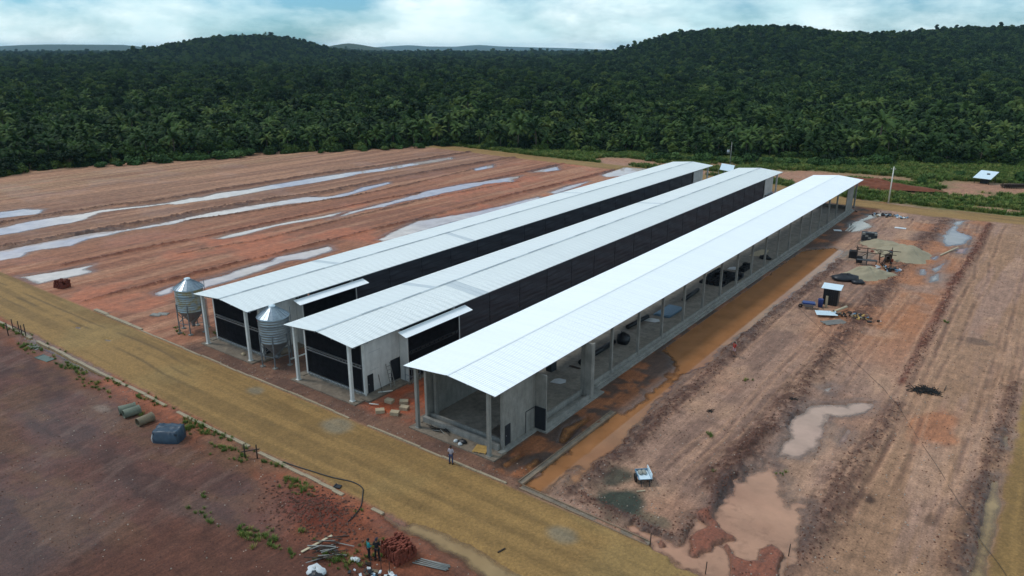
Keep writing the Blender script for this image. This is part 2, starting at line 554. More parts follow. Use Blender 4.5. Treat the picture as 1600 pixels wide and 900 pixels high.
def ground_fields(X, Y):
    n = len(X)
    f1 = fbm(X / 9, Y / 9, 4, 1)
    f2 = fbm(X / 2.2, Y / 2.2, 4, 5)
    f3 = fbm(X / 0.7, Y / 0.7, 3, 9)
    f4 = fbm(X / 0.28, Y / 0.28, 2, 33)
    fy = fbm(X / 1.6, Y / 22, 4, 13)              # streaks along the building direction (wheels, blades)
    fx = fbm(X / 26, Y / 0.9, 4, 17)              # streaks along the front road
    z = (f1 - 0.5) * 0.06 + (f2 - 0.5) * 0.05 + (f3 - 0.5) * 0.05
    C = np.empty((n, 3))
    wet = np.zeros(n)

    def lay(mask, rgb):
        c = np.array(lin(*rgb))
        C[:] = C * (1 - mask[:, None]) + c * mask[:, None]

    # fields ------------------------------------------------------------
    C[:] = lin(131, 99, 82)
    right = sstep(-31, -28, X)
    lay(right, (148, 120, 106))
    lay(right * sstep(0.46, 0.64, fy) * 0.7, (116, 93, 84))
    lay(right * sstep(0.5, 0.68, fbm(X / 3.5, Y / 9, 4, 19)) * 0.6, (170, 138, 116))
    lay(right * sstep(0.55, 0.75, f1) * 0.6, (150, 112, 90))
    lay(right * sstep(-23, -20, X) * sstep(-8, -11, X) * sstep(78, 100, Y) * sstep(0.38, 0.6, f1) * 0.85, (158, 106, 72))
    lay(right * sstep(-10, -7, X) * sstep(0.4, 0.62, fy) * 0.7, (150, 118, 92))
    left = sstep(-77, -80, X)
    lay(left, (146, 100, 78))
    lay(left * sstep(-128, -150, X + (f1 - 0.5) * 20), (136, 104, 86))
    lay(left * sstep(-185, -200, X + (f1 - 0.5) * 14), (150, 120, 96))
    lay(left * sstep(0.45, 0.62, fbm(X / 1.1, Y / 34, 4, 43)) * 0.6, (116, 80, 66))
    lay(left * sstep(0.52, 0.66, fbm(X / 2.4, Y / 40, 4, 47)) * 0.6, (170, 130, 106))
    lay(left * sstep(0.58, 0.72, f1) * sstep(-140, -120, X) * 0.7, (166, 98, 66))
    # between and beside the houses
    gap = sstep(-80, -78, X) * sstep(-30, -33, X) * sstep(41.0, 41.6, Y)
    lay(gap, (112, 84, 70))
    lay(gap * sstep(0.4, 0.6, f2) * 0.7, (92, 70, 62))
    bc = np.exp(-((X + 48) / 3.0) ** 2) * sstep(42.5, 45, Y) * sstep(0.30, 0.5, f2 * 0.5 + f1 * 0.5)
    lay(np.clip(bc * 1.1, 0, 1), (168, 84, 50))
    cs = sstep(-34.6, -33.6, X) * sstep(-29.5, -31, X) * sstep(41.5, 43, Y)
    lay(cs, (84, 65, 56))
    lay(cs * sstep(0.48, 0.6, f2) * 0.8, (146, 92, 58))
    # the lot before the road
    lot = sstep(31.4, 30.4, Y + (f2 - 0.5) * 1.2)
    lay(lot, (106, 73, 65))
    lay(lot * sstep(0.45, 0.62, fbm(X / 7, Y / 3, 4, 23)) * 0.7, (82, 61, 58))
    lay(lot * sstep(0.5, 0.7, fbm(X / 5, Y / 2.5, 4, 29)) * 0.7, (116, 86, 68))
    lay(lot * sstep(0.60, 0.72, fbm(X / 1.2 + Y / 3, Y / 4, 3, 31)) * 0.35, (128, 104, 96))
    verge = sstep(33.0, 32.2, Y) * sstep(28.6, 30.4, Y + (f2 - 0.5) * 2.4)
    lay(verge, (120, 86, 66))
    lay(verge * sstep(0.40, 0.55, f1) * 0.95, (138, 82, 58))
    lay(verge * sstep(0.5, 0.62, f2) * 0.5, (98, 74, 62))
    red = np.exp(-(((X + 34) / 9.5) ** 2 + ((Y - 29.3) / 3.2) ** 2)) * (0.6 + 0.8 * f2)
    lay(np.clip(red * 1.3, 0, 1) * sstep(32.6, 31.8, Y), (140, 82, 58))
    dug = np.exp(-(((X + 40.5) / 3.2) ** 2 + ((Y - 29.4) / 1.7) ** 2)) * sstep(32.2, 31.2, Y)
    lay(np.clip(dug * 1.6, 0, 1), (116, 58, 42))
    z += dug * (0.25 + 0.75 * f3) * 0.8
    low = sstep(27.0, 25.0, Y - (X + 40) * 0.32 + (f2 - 0.5) * 2) * sstep(-52, -46, X)
    lay(low * 0.8, (104, 66, 52))
    # behind the houses
    back = sstep(181, 185, Y + (f1 - 0.5) * 5 + sstep(-60, -100, X) * -12)
    lay(back, (152, 115, 95))
    gm = fbm(X / 16, Y / 9, 4, 41)
    grass = back * np.clip(sstep(0.40, 0.5, gm) + sstep(216, 226, Y + (f1 - .5) * 10 + sstep(-80, -150, X) * 22), 0, 1)
    bare = np.exp(-(((X + 12) / 13) ** 2 + ((Y - 219) / 9) ** 2)) + np.exp(-(((X + 58) / 11) ** 2 + ((Y - 208) / 9) ** 2))
    grass = grass * (1 - np.clip(bare * 1.4, 0, 1))
    lay(grass, (82, 102, 50))
    mud = np.exp(-(((X + 38 + (Y - 200) * 0.5) / 8) ** 2 + ((Y - 200) / 7) ** 2))
    lay(np.clip(mud * 1.5, 0, 1) * sstep(186, 189, Y), (118, 70, 50))
    z += mud * (f2 - 0.2) * 2.2 * sstep(186, 189, Y)
    # ash and oil marks, stains with a shape of their own
    for (cx, cy, rx_, ry_, rgb, a) in ((-22.6, 44.6, 2.2, 2.6, (52, 58, 50), 1.0), (-24.6, 47.0, 1.4, 2.4, (56, 62, 54), 0.9), (-19.5, 43.9, 1.6, 1.0, (70, 76, 60), 0.6), (-7.3, 56.6, 0.8, 1.0, (58, 42, 36), 0.9),
                                       (-2.9, 56.3, 0.5, 1.2, (76, 56, 46), 0.6), (-24.6, 143, 2.8, 5, (92, 84, 74), 0.8), (-5.0, 72.5, 2.2, 5.0, (158, 102, 68), 0.75),
                                       (-24.5, 131, 3.2, 5.5, (112, 112, 106), 0.7), (-4.6, 99, 2.2, 1.2, (104, 82, 70), 0.8), (-70.5, 28.2, 1.6, .8, (150, 134, 124), 0.7)):
        g = np.exp(-(((X - cx) / rx_) ** 2 + ((Y - cy) / ry_) ** 2))
        lay(np.clip(sstep(0.3, 0.8, g + (f2 - 0.5) * 0.9) * a, 0, 1), rgb)
    # gravel roads ---------------------------------------------------------
    wob = (f2 - 0.5) * 0.9 + (f3 - 0.5) * 0.5
    rd = sstep(-0.25, 0.25, np.minimum(41.0 - Y, Y - 32.7 + wob * 0.7)) * sstep(-14, -16, X + (Y - 40) * 0.4 + wob)
    rd_east = sstep(-0.35, 0.35, X - 1.2 + wob * 0.8)
    rd_sw = sstep(-0.25, 0.25, np.minimum(40.4 + (X + 16) * -0.12 - Y, Y - 32.7)) * sstep(-17, -15, X)
    road = np.maximum(np.maximum(rd, rd_east), rd_sw)
    idx, bd = line_dist(X, Y, BACK_ROAD, 12)
    rb = np.zeros(n)
    rb[idx] = sstep(0.5, -0.5, bd - 4.0 + wob[idx])
    road = np.maximum(road, rb)
    lay(road, (145, 111, 64))
    lay(road * sstep(0.46, 0.64, np.where(rd_east > 0.5, fy, fx)) * 0.6, (114, 87, 49))
    lay(road * sstep(0.52, 0.7, f1) * 0.4, (144, 119, 74))
    for (cx, cy, r_) in ((-49.5, 39.5, 1.5), (-24.0, 38.4, 1.1), (-62, 39.4, 1.0)):
        g = np.exp(-(((X - cx) / (r_ * 1.3)) ** 2 + ((Y - cy) / r_) ** 2))
        lay(road * sstep(0.25, 0.8, g + (f2 - 0.5) * 0.4) * 0.55, (122, 118, 104))
    for yc in (36.2, 37.6, 38.9):
        g = np.exp(-((Y - yc - (fbm(X / 14, X * 0, 2, 7) - 0.5) * 1.6) / 0.16) ** 2) * sstep(0.42, 0.6, fbm(X / 9, X * 0 + yc, 3, 15))
        lay(road * g * sstep(-60, -80, X) * 0.75, (84, 66, 44))
        lay(road * g * sstep(-80, -60, X) * 0.3, (106, 84, 52))
        z -= g * road * 0.04
    z = z * (1 - road * 0.45) + road * 0.05
    # wheel ruts left by machines, mostly parallel to the houses
    for q in range(26):
        rr = np.random.default_rng(900 + q)
        xc = rr.uniform(-27, 0.5) if q < 15 else rr.uniform(-200, -82)
        ya, yb = sorted(rr.uniform(42, 185, 2))
        wav = (fbm(Y / 18 + q * 3.1, Y * 0, 2, 80 + q) - 0.5) * rr.uniform(0.4, 1.8)
        on = sstep(ya, ya + 6, Y) * sstep(yb, yb - 6, Y) * (1 - road)
        for off in (-0.95, 0.95):
            dx_ = X - xc - off - wav
            gr_ = np.exp(-(dx_ / 0.22) ** 2) * on
            ed_ = np.exp(-((np.abs(dx_) - 0.42) / 0.14) ** 2) * on
            z = z - gr_ * 0.05 + ed_ * 0.035
            lay(gr_ * 0.5 * sstep(0.3, 0.55, f2), (98, 72, 62))
            lay(ed_ * 0.45, (170, 134, 110))
    # dark clod lines where the blade left them -----------------------------
    for k, pts in FURROWS.items():
        w = {'f1': 1.0, 'f1b': 0.75, 'f2': 1.3, 'f3': 0.6, 'f3b': 1.1, 'f4': 0.8, 'l5': 0.55, 'l1': 0.9, 'l2': 1.0, 'l3': 0.6, 'l4': 0.3, 'l6': 0.35}[k]
        hgt = {'f3': 0.30, 'l1': 0.45, 'l2': 0.5, 'l5': 0.35, 'l3': 0.3}.get(k, 0.28)
        idx, d = line_dist(X, Y, pts, 5)
        d = d + (f2[idx] - 0.5) * w * 1.2 + (f1[idx] - 0.5) * w * 1.5
        g = np.exp(-(d / w) ** 2)
        z[idx] += g * hgt * (0.15 + 0.8 * f3[idx] + 0.7 * f4[idx]) * (0.5 + f2[idx])
        m = np.zeros(n)
        m[idx] = np.clip(g * (0.25 + 0.6 * sstep(0.35, 0.65, f3[idx]) + 0.7 * sstep(0.3, 0.7, f4[idx])), 0, 1) * (0.75 if k in ('f3b', 'f4') else 0.92)
        lay(m * (1 - road), (96, 52, 38) if k in ('l5', 'f3', 'l3') else (84, 60, 54) if k in ('l1', 'l2') else (82, 58, 50))
    # puddles ------------------------------------------------------------------
    owner = np.full(n, -1)
    sdm = np.full(n, 99.0)
    for k, (name, poly) in enumerate(WATER.items()):
        a = np.array(poly)
        ext = min(np.ptp(a[:, 0]), np.ptp(a[:, 1]))
        amp = min(1.3, 0.12 + ext * 0.14) * (0.5 if name[0] == 'L' else 1.0)
        idx, s = sd_poly(X, Y, poly, 5)
        s = s + (f2[idx] - 0.5) * amp * 1.3 + (f3[idx] - 0.5) * amp * 0.6
        if name[0] == 'L':
            s = s + (fy[idx] - 0.5) * 0.7 - 0.12
        if name == 'ditch':
            s = s - 0.22
        b = s < sdm[idx]
        sdm[idx[b]] = s[b]
        owner[idx[b]] = k
    for poly in ISLANDS:
        idx, s = sd_poly(X, Y, poly, 2)
        s = s + (f2[idx] - 0.5) * 0.9 + (f3[idx] - 0.5) * 0.7
        up_ = sstep(0.25, -0.35, s)
        sdm[idx] = np.maximum(sdm[idx], up_ * 1.2 - 0.6)
        z[idx] += up_ * (0.05 + 0.2 * f3[idx])
        m = np.zeros(n)
        m[idx] = up_
        lay(m, (140, 86, 66))
    depth = sstep(0.30, -0.45, sdm)
    z = z * (1 - depth) + depth * -0.26
    bank = sstep(1.6, 0.1, sdm) * (1 - road)
    wet = np.maximum(wet, bank)
    C *= (1 - 0.30 * bank)[:, None]
    # level bed under the houses' slabs
    for cx in (-73.2, -56.4, -39.1):
        bed = sstep(6.2, 5.4, np.abs(X - cx)) * sstep(42.6, 43.2, Y) * sstep(175, 174, Y)
        z = z * (1 - bed) - 0.03 * bed
    C *= 1 + (np.array([1.14, 1.02, 0.90]) - 1) * (1 - road)[:, None]
    C *= (1 - 0.02 * right * (1 - road))[:, None]
    C *= (1 - 0.30 * lot * (1 - road))[:, None]
    wet = np.clip(np.maximum(wet, 0.45 * sstep(0.5, 0.7, f1)), 0, 1)
    return z, C, wet, road, owner, sdm, grass


GZ, GC, GW, GR, GO, GSD, GGR = ground_fields(GX, GY)
ii = np.arange(NR * NC).reshape(NR, NC)
border = np.concatenate([ii[0], ii[-1], ii[:, 0], ii[:, -1]])
GZ[border] = -1.5
quads = np.stack([ii[:-1, :-1], ii[:-1, 1:], ii[1:, 1:], ii[1:, :-1]], -1).reshape(-1, 4)


def earth_mat(name, gravel):
    t = NT(name)
    col = t.attr('col')
    if gravel:
        v = t.voro(7.5, out='Color')
        k = t.remap(v, 0, 1, 0.80, 1.20)
        k2 = t.remap(t.noise(4, 6, 0.75), 0.3, 0.7, 0.82, 1.18)
        k3 = t.remap(t.noise(0.5, 4, 0.6), 0.3, 0.7, 0.86, 1.12)
        k = t.math('MULTIPLY', t.math('MULTIPLY', k, k2), k3)
        h = t.math('ADD', t.noise(9, 4, 0.7), t.voro(7.5))
        t.set(Base_Color=t.scale_col(col, k), Roughness=0.88)
        t.bump(h, 0.5, 0.06)
    else:
        k1 = t.remap(t.noise(0.9, 7, 0.7), 0.28, 0.72, 0.66, 1.32)
        k2 = t.remap(t.noise(6.0, 5, 0.75), 0.28, 0.72, 0.55, 1.42)
        k3 = t.remap(t.noise(2.6, 6, 0.68, t.mapping((1.0, 0.14, 1))), 0.3, 0.7, 0.74, 1.24)
        k = t.math('MULTIPLY', t.math('MULTIPLY', k1, k2), k3)
        dark = t.remap(t.noise(3.1, 3, 0.55, t.mapping((1, 1, 1), (31, 7, 0))), 0.60, 0.70, 1.0, 0.72)
        k = t.math('MULTIPLY', k, dark)
        w = t.attr('wet', 'Fac')
        t.set(Base_Color=t.scale_col(col, k), Roughness=t.remap(w, 0, 1, 0.92, 0.42))
        h = t.math('ADD', t.noise(2.5, 6, 0.7), t.math('MULTIPLY', t.noise(11, 4, 0.7), 0.5))
        t.bump(h, 0.55, 0.12)
    t.b.inputs['Specular IOR Level'].default_value = 0.35
    return t.m


M_EARTH = earth_mat('bare_earth', False)
M_GRAVEL = earth_mat('yellow_gravel', True)


def sheet(name, fmask, mat, flat=None):
    f = quads[fmask]
    used, inv = np.unique(f, return_inverse=True)
    co = np.stack([GX[used], GY[used], GZ[used] if flat is None else np.full(len(used), flat)], 1)
    me = np_mesh(name, co, inv.reshape(-1, 4), mat, True)
    if flat is not None:
        a = me.attributes.new('deep', 'FLOAT', 'POINT')
        a.data.foreach_set('value', sstep(0.18, -1.0, GSD[used]).astype(np.float32))
    else:
        a = me.attributes.new('col', 'FLOAT_COLOR', 'POINT')
        a.data.foreach_set('color', np.concatenate([GC[used], np.ones((len(used), 1))], 1).astype(np.float32).ravel())
        a = me.attributes.new('wet', 'FLOAT', 'POINT')
        a.data.foreach_set('value', GW[used].astype(np.float32))
    return tag(put(name, me), kind='structure')


fr = GR[quads].mean(1) > 0.5
fcx, fcy = GX[quads].mean(1), GY[quads].mean(1)
back_part = fr & (fcy > 120) & (fcx < 1.2 + (fcy > 170) * 100)
east_part = fr & ~back_part & (fcx > 0.2)
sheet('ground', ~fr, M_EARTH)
sheet('gravel_road', fr & ~back_part & ~east_part, M_GRAVEL)
sheet('back_road', back_part, M_GRAVEL)
sheet('side_road', east_part, M_GRAVEL)


def water_mat(name, rgb):
    t = NT(name)
    k = t.remap(t.noise(0.35, 4, 0.6), 0.3, 0.7, 0.82, 1.15)
    dif, tra, gl = t.n.new('ShaderNodeBsdfDiffuse'), t.n.new('ShaderNodeBsdfTransparent'), t.n.new('ShaderNodeBsdfGlossy')
    fre, m1, m2 = t.n.new('ShaderNodeFresnel'), t.n.new('ShaderNodeMixShader'), t.n.new('ShaderNodeMixShader')
    t.l.new(t.scale_col(lin(*rgb), k), dif.inputs[0])
    gl.inputs['Roughness'].default_value = 0.03
    fre.inputs['IOR'].default_value = 1.36
    op = t.math('ADD', t.attr('deep', 'Fac'), t.remap(t.noise(1.1, 5, 0.65), 0.3, 0.7, -0.22, 0.22))   # silt clouds the water with depth
    t.l.new(t.remap(op, 0.02, 0.72, 0.12, 1.0), m1.inputs[0])
    t.l.new(tra.outputs[0], m1.inputs[1])
    t.l.new(dif.outputs[0], m1.inputs[2])
    t.l.new(fre.outputs[0], m2.inputs[0])
    t.l.new(m1.outputs[0], m2.inputs[1])
    t.l.new(gl.outputs[0], m2.inputs[2])
    t.l.new(m2.outputs[0], t.out.inputs[0])
    t.n.remove(t.b)
    return t.m


M_W = {'m': water_mat('sky_paled_silt_water', (176, 144, 126)), 'o': water_mat('muddy_orange_water', (150, 102, 66)), 'p': water_mat('pale_clay_water', (174, 130, 104)),  # m: silt colour, also lightened to carry some reflected sky
       'l': water_mat('sky_whitened_clay_water', (202, 186, 178)), 'y': water_mat('yellow_clay_water', (150, 122, 84)), 'g': water_mat('grey_water', (158, 150, 142))}  # l: clay colour whitened, reflected sky put into the diffuse tone
WKEY = {'ditch': 'o', 'wall1': 'o', 'wall2': 'o', 'wall3': 'o', 'mid': 'm', 'midb': 'm', 'big': 'p', 'midc': 'l', 'rroad': 'y', 'rroadb': 'y', 'gut': 'y', 'g2': 'y', 'rd1': 'y', 'rd2': 'y',
        'back': 'g', 'backb': 'p', 'backc': 'g', 'backd': 'g', 'backe': 'g', 'backf': 'g', 'bld': 'g'}
for k, name in enumerate(WATER):
    m = ((GO[quads] == k) & (GSD[quads] < 0.5)).all(1)
    if m.sum() > 3:
        sheet('puddle', m, M_W[WKEY.get(name, 'l')], flat=-0.10)

# ---------------------------------------------------------------- terrain with hills beyond the site


def to_cam(X, Y):                                  # distance ahead and to the right of the drone, metres
    return X * HX + Y * HY, X * HY - Y * HX


_lx = np.array([-1150, -990, -924, -858, -776, -710, -627, -561, -495, -429, -380, -300])
_lz = np.array([0, 0, 16, 31, 46, 51, 48, 37, 20, 7, 0, 0])
_rx = np.array([60, 185, 231, 289, 346, 404, 450, 497, 554, 612, 693, 751, 808, 866, 912, 960, 1050, 1250])
_rz = np.array([0, 12, 25, 46, 55, 59, 63, 57, 50, 48, 49, 52, 58, 58, 47, 38, 20, 0])
_f1x, _f1z = np.array([-1400, -1217, -1110, -1050, -980, -900, -700]), np.array([0, 30, 52, 62, 52, 38, 0])
_f2x = np.array([-6200, -5200, -5000, -4700, -4400, -4050, -3900, -3000])
_f2z = np.array([36, 48, 64, 70, 68, 66, 40, 0])
_f3x = np.array([-3200, -2500, -2080, -1850, -1500, -1040, -800, -580, -200, 300, 900, 2000])
_f3z = np.array([0, 50, 76, 88, 66, 60, 80, 92, 66, 52, 40, 0])


def terrain_z(X, Y):
    a, r = to_cam(X, Y)
    z = np.full(a.shape, -0.5) - (a * a + r * r) / 12742000.0
    z = z + sstep(350, 1200, a) * sstep(4500, 2500, a) * (fbm(X / 260, Y / 260, 3, 51) - 0.45) * 12
    n = 1 + (fbm(X / 120, Y / 120, 3, 57) - 0.5) * 0.25
    z = z + np.interp(r, _lx, _lz) * np.exp(-((a - 2000) / np.where(a < 2000, 330, 500)) ** 2) * n
    z = z + np.interp(r, _rx, _rz) * np.exp(-((a - 1400) / np.where(a < 1400, 420, 500)) ** 2) * n
    z = z + np.interp(r, _f1x, _f1z) * np.exp(-((a - 5000) / 600) ** 2)
    z = z + np.interp(r, _f2x, _f2z) * np.exp(-((a - 8000) / 900) ** 2)
    z = z + np.interp(r, _f3x, _f3z) * np.exp(-((a - 14000) / 1200) ** 2)
    return z


nr, nc = 300, 320
aa = 8 * (18000 / 8.0) ** (np.arange(nr) / (nr - 1))
tt = np.linspace(-1.1, 1.1, nc)
A_, T_ = np.meshgrid(aa, tt, indexing='ij')
TX = (HX * A_ + HY * A_ * T_).ravel()
TY = (HY * A_ - HX * A_ * T_).ravel()
jj = np.arange(nr * nc).reshape(nr, nc)
tq = np.stack([jj[:-1, :-1], jj[:-1, 1:], jj[1:, 1:], jj[1:, :-1]], -1).reshape(-1, 4)
t = NT('forest_floor')
t.set(Base_Color=t.mix(t.noise(0.03, 8, 0.7), lin(26, 40, 24), lin(52, 72, 40)), Roughness=0.95)
t.bump(t.noise(0.06, 6, 0.7), 1.0, 6.0)
tag(put('terrain', np_mesh('terrain', np.stack([TX, TY, terrain_z(TX, TY)], 1), tq, t.m, True)), kind='structure')

# ---------------------------------------------------------------- foliage


def leaf_mat(name, c0, c1, c2):
    t = NT(name)
    r = t.rand()
    n = t.noise(0.55, 3, 0.6)
    k = t.math('ADD', t.math('MULTIPLY', r, 0.7), t.math('MULTIPLY', n, 0.3))
    t.set(Base_Color=t.ramp(k, [(0.12, lin(*c0)), (0.5, lin(*c1)), (0.74, lin(*c2)), (0.86, lin(c2[0] * 1.25, c2[1] * 1.1, c2[2] * 1.1))]), Roughness=0.65)
    t.b.inputs['Specular IOR Level'].default_value = 0.12
    return t.m


M_PALM = leaf_mat('palm_leaf', (27, 45, 18), (45, 67, 28), (76, 96, 46))
M_LEAF = leaf_mat('broad_leaf', (20, 36, 15), (37, 57, 24), (64, 84, 36))
M_BUSH = leaf_mat('bush_leaf', (46, 68, 32), (58, 84, 40), (72, 96, 48))
M_GRASS = leaf_mat('grass_blade', (72, 92, 42), (92, 114, 52), (120, 128, 68))
M_BARK = simple('bark', (92, 82, 70), 0.9, 0.3, 4)


def palm_variant(seed):
    r = random.Random(seed)
    h = r.uniform(4.0, 8.5)
    lean = (r.uniform(-0.5, 0.5), r.uniform(-0.5, 0.5))
    top = Vector((lean[0], lean[1], h))
    tr = MB().tube([(0, 0, -0.4), (lean[0] * 0.3, lean[1] * 0.3, h * 0.5), tuple(top)], [0.26, 0.19, 0.21], 7)
    v, f = [], []

    def tri(a, b, c):
        n = len(v)
        v.extend((tuple(a), tuple(b), tuple(c)))
        f.append((n, n + 1, n + 2))
    nf = r.randint(15, 19)
    for k in range(nf):
        az = 2 * PI * k / nf * 1.618 * 2.0 + r.uniform(-0.3, 0.3)
        el = math.radians(82 - 78 * (k / nf) ** 1.15 + r.uniform(-8, 8))
        L = r.uniform(3.4, 6.0) * (0.85 if k < 3 else 1)
        p = top.copy()
        d = Vector((math.cos(az) * math.cos(el), math.sin(az) * math.cos(el), math.sin(el)))
        side0 = Vector((-math.sin(az), math.cos(az), 0))
        tw = r.uniform(-0.5, 0.5)
        st = 11
        droop = r.uniform(0.09, 0.15)
        for s in range(st):
            q = p + d * (L / st)
            u = (s + 0.5) / st
            side = (side0 * math.cos(tw) + d.cross(side0) * math.sin(tw)).normalized()
            nrm = side.cross(d).normalized()
            w = 0.09 * (1 - u) + 0.02
            tri(p - side * w, p + side * w, q)
            ll = 1.25 * math.sin(PI * (0.16 + 0.80 * u)) ** 0.8
            if s > 0:
                for sg in (-1, 1):
                    for o in (0.0, 0.5):
                        b = p + (q - p) * o
                        tip = b + side * sg * ll * r.uniform(0.75, 1.05) + d * ll * 0.55 - nrm * (-0.12) - Vector((0, 0, ll * r.uniform(0.15, 0.5)))
                        tri(b - d * 0.13, b + d * 0.17, tip)
            p = q
            d = (d + Vector((0, 0, -droop * (1 + 1.3 * u)))).normalized()
    return tr.mesh('trunk', M_BARK), np_mesh('crown', np.array(v), np.array(f), M_PALM)


def leaf_cloud(r, lobes, n, size, flat=0.55):
    """leaf clumps spread through the outer part of several lobes"""
    g = np.random.default_rng(r.randint(0, 10 ** 6))
    wts = np.array([q[3] ** 2 for q in lobes])
    which = g.choice(len(lobes), n, p=wts / wts.sum())
    L = np.array(lobes)
    dirs = g.normal(size=(n, 3))
    dirs[:, 2] = np.where(dirs[:, 2] < -0.3, -dirs[:, 2], dirs[:, 2])
    dirs /= np.linalg.norm(dirs, axis=1)[:, None]
    rad = L[which, 3] * (0.72 + 0.36 * g.random(n) ** 0.7)
    c = L[which, :3] + dirs * rad[:, None] * np.array([1, 1, L[0][4] if len(L[0]) > 4 else 0.8])
    nrm = dirs + g.normal(size=(n, 3)) * flat
    nrm /= np.linalg.norm(nrm, axis=1)[:, None]
    ref = g.normal(size=(n, 3))
    s = np.cross(nrm, ref)
    s /= np.linalg.norm(s, axis=1)[:, None]
    u = np.cross(nrm, s)
    sz = size * (0.55 + 0.9 * g.random(n))
    a, b = s * sz[:, None], u * (sz * (0.5 + 0.4 * g.random(n)))[:, None]
    co = np.stack([c - a, c - b * 0.9, c + a, c + b], 1).reshape(-1, 3)
    return co, np.arange(n * 4).reshape(n, 4)


def tree_variant(seed):
    r = random.Random(seed)
    h = r.uniform(5.5, 11.0)
    w = r.uniform(2.0, 4.2)
    lobes = []
    tr = MB().tube([(0, 0, -0.4), (r.uniform(-.2, .2), r.uniform(-.2, .2), h * 0.35), (r.uniform(-.4, .4), r.uniform(-.4, .4), h * 0.62)], [0.30, 0.22, 0.12], 7)
    nl = r.randint(8, 12)
    for k in range(nl):
        a = 2 * PI * k / nl * 1.7 + r.uniform(-0.4, 0.4)
        q = r.uniform(0.25, 1.0) * w
        zz = h * r.uniform(0.46, 0.86) - q * 0.22
        p = (q * math.cos(a), q * math.sin(a), zz)
        lobes.append(p + (r.uniform(1.0, 1.9), 0.78))
        if k % 2 == 0:
            tr.tube([(0, 0, h * r.uniform(0.25, 0.4)), (p[0] * 0.5, p[1] * 0.5, zz * 0.78), p], [0.13, 0.09, 0.04], 5)
    lobes.append((0, 0, h * 0.82, 1.9, 0.78))
    co, f = leaf_cloud(r, lobes, 1500, 0.50)
    return tr.mesh('trunk', M_BARK), np_mesh('crown', co, f, M_LEAF)


def bush_variant(seed, mat):
    r = random.Random(seed)
    lobes = [(r.uniform(-1, 1) * 1.3, r.uniform(-1, 1) * 1.3, r.uniform(0.3, 1.2), r.uniform(0.8, 1.5), 0.85) for _ in range(6)]
    co, f = leaf_cloud(r, lobes, 900, 0.30)
    co[:, 2] = np.maximum(co[:, 2], 0.0)
    return np_mesh('foliage', co, f, mat)


PALMS = [palm_variant(s) for s in (1, 2, 3, 4, 5, 6, 7)]
TREES = [tree_variant(s) for s in (11, 12, 13, 14, 15, 16, 17)]


def instancer(name, pts, rotz, scl, idx, sources):
    """points carrying one of several meshes each"""
    me = bpy.data.meshes.new(name)
    me.vertices.add(len(pts))
    me.vertices.foreach_set('co', np.ascontiguousarray(pts, np.float32).ravel())
    for nm, tp, arr in (('rz', 'FLOAT', rotz), ('sc', 'FLOAT', scl), ('which', 'INT', idx)):
        a = me.attributes.new(nm, tp, 'POINT')
        a.data.foreach_set('value', np.ascontiguousarray(arr, np.float32 if tp == 'FLOAT' else np.int32))
    src = bpy.data.collections.new(name + '_sources')
    for i, m in enumerate(sources):
        src.objects.link(bpy.data.objects.new(f'{name}_{i:02d}', m))
    ng = bpy.data.node_groups.new(name, 'GeometryNodeTree')
    ng.interface.new_socket('Geometry', in_out='INPUT', socket_type='NodeSocketGeometry')
    ng.interface.new_socket('Geometry', in_out='OUTPUT', socket_type='NodeSocketGeometry')
    n, l = ng.nodes, ng.links
    gi, go = n.new('NodeGroupInput'), n.new('NodeGroupOutput')
    ci = n.new('GeometryNodeCollectionInfo')
    ci.inputs['Collection'].default_value = src
    ci.inputs['Separate Children'].default_value = True
    ci.inputs['Reset Children'].default_value = True
    iop = n.new('GeometryNodeInstanceOnPoints')
    iop.inputs['Pick Instance'].default_value = True
    m2p = n.new('GeometryNodeMeshToPoints')

    def named(nm, tp):
        q = n.new('GeometryNodeInputNamedAttribute')
        q.data_type = tp
        q.inputs['Name'].default_value = nm
        return q.outputs['Attribute']
    cx = n.new('ShaderNodeCombineXYZ')
    l.new(named('rz', 'FLOAT'), cx.inputs[2])
    e2r = n.new('FunctionNodeEulerToRotation')
    l.new(cx.outputs[0], e2r.inputs[0])
    l.new(gi.outputs[0], m2p.inputs['Mesh'])
    l.new(m2p.outputs[0], iop.inputs['Points'])
    l.new(ci.outputs[0], iop.inputs['Instance'])
    l.new(named('which', 'INT'), iop.inputs['Instance Index'])
    l.new(e2r.outputs[0], iop.inputs['Rotation'])
    l.new(named('sc', 'FLOAT'), iop.inputs['Scale'])
    l.new(iop.outputs[0], go.inputs[0])
    o = put(name, me)
    md = o.modifiers.new('scatter', 'NODES')
    md.node_group = ng
    return o


def joined(trunk, crown):
    """trunk and crown as one mesh, for the far forest"""
    out = []
    for m in (trunk, crown):
        nv = len(m.vertices)
        co = np.empty(nv * 3, np.float32)
        m.vertices.foreach_get('co', co)
        out.append((co.reshape(-1, 3), [tuple(p.vertices) for p in m.polygons], m.materials[0]))
    me = bpy.data.meshes.new('far_tree')
    n0 = len(out[0][0])
    me.from_pydata(np.concatenate([out[0][0], out[1][0]]).tolist(), [], out[0][1] + [tuple(i + n0 for i in q) for q in out[1][1]])
    me.materials.append(out[0][2])
    me.materials.append(out[1][2])
    me.polygons.foreach_set('material_index', np.array([0] * len(out[0][1]) + [1] * len(out[1][1]), np.int32))
    return me


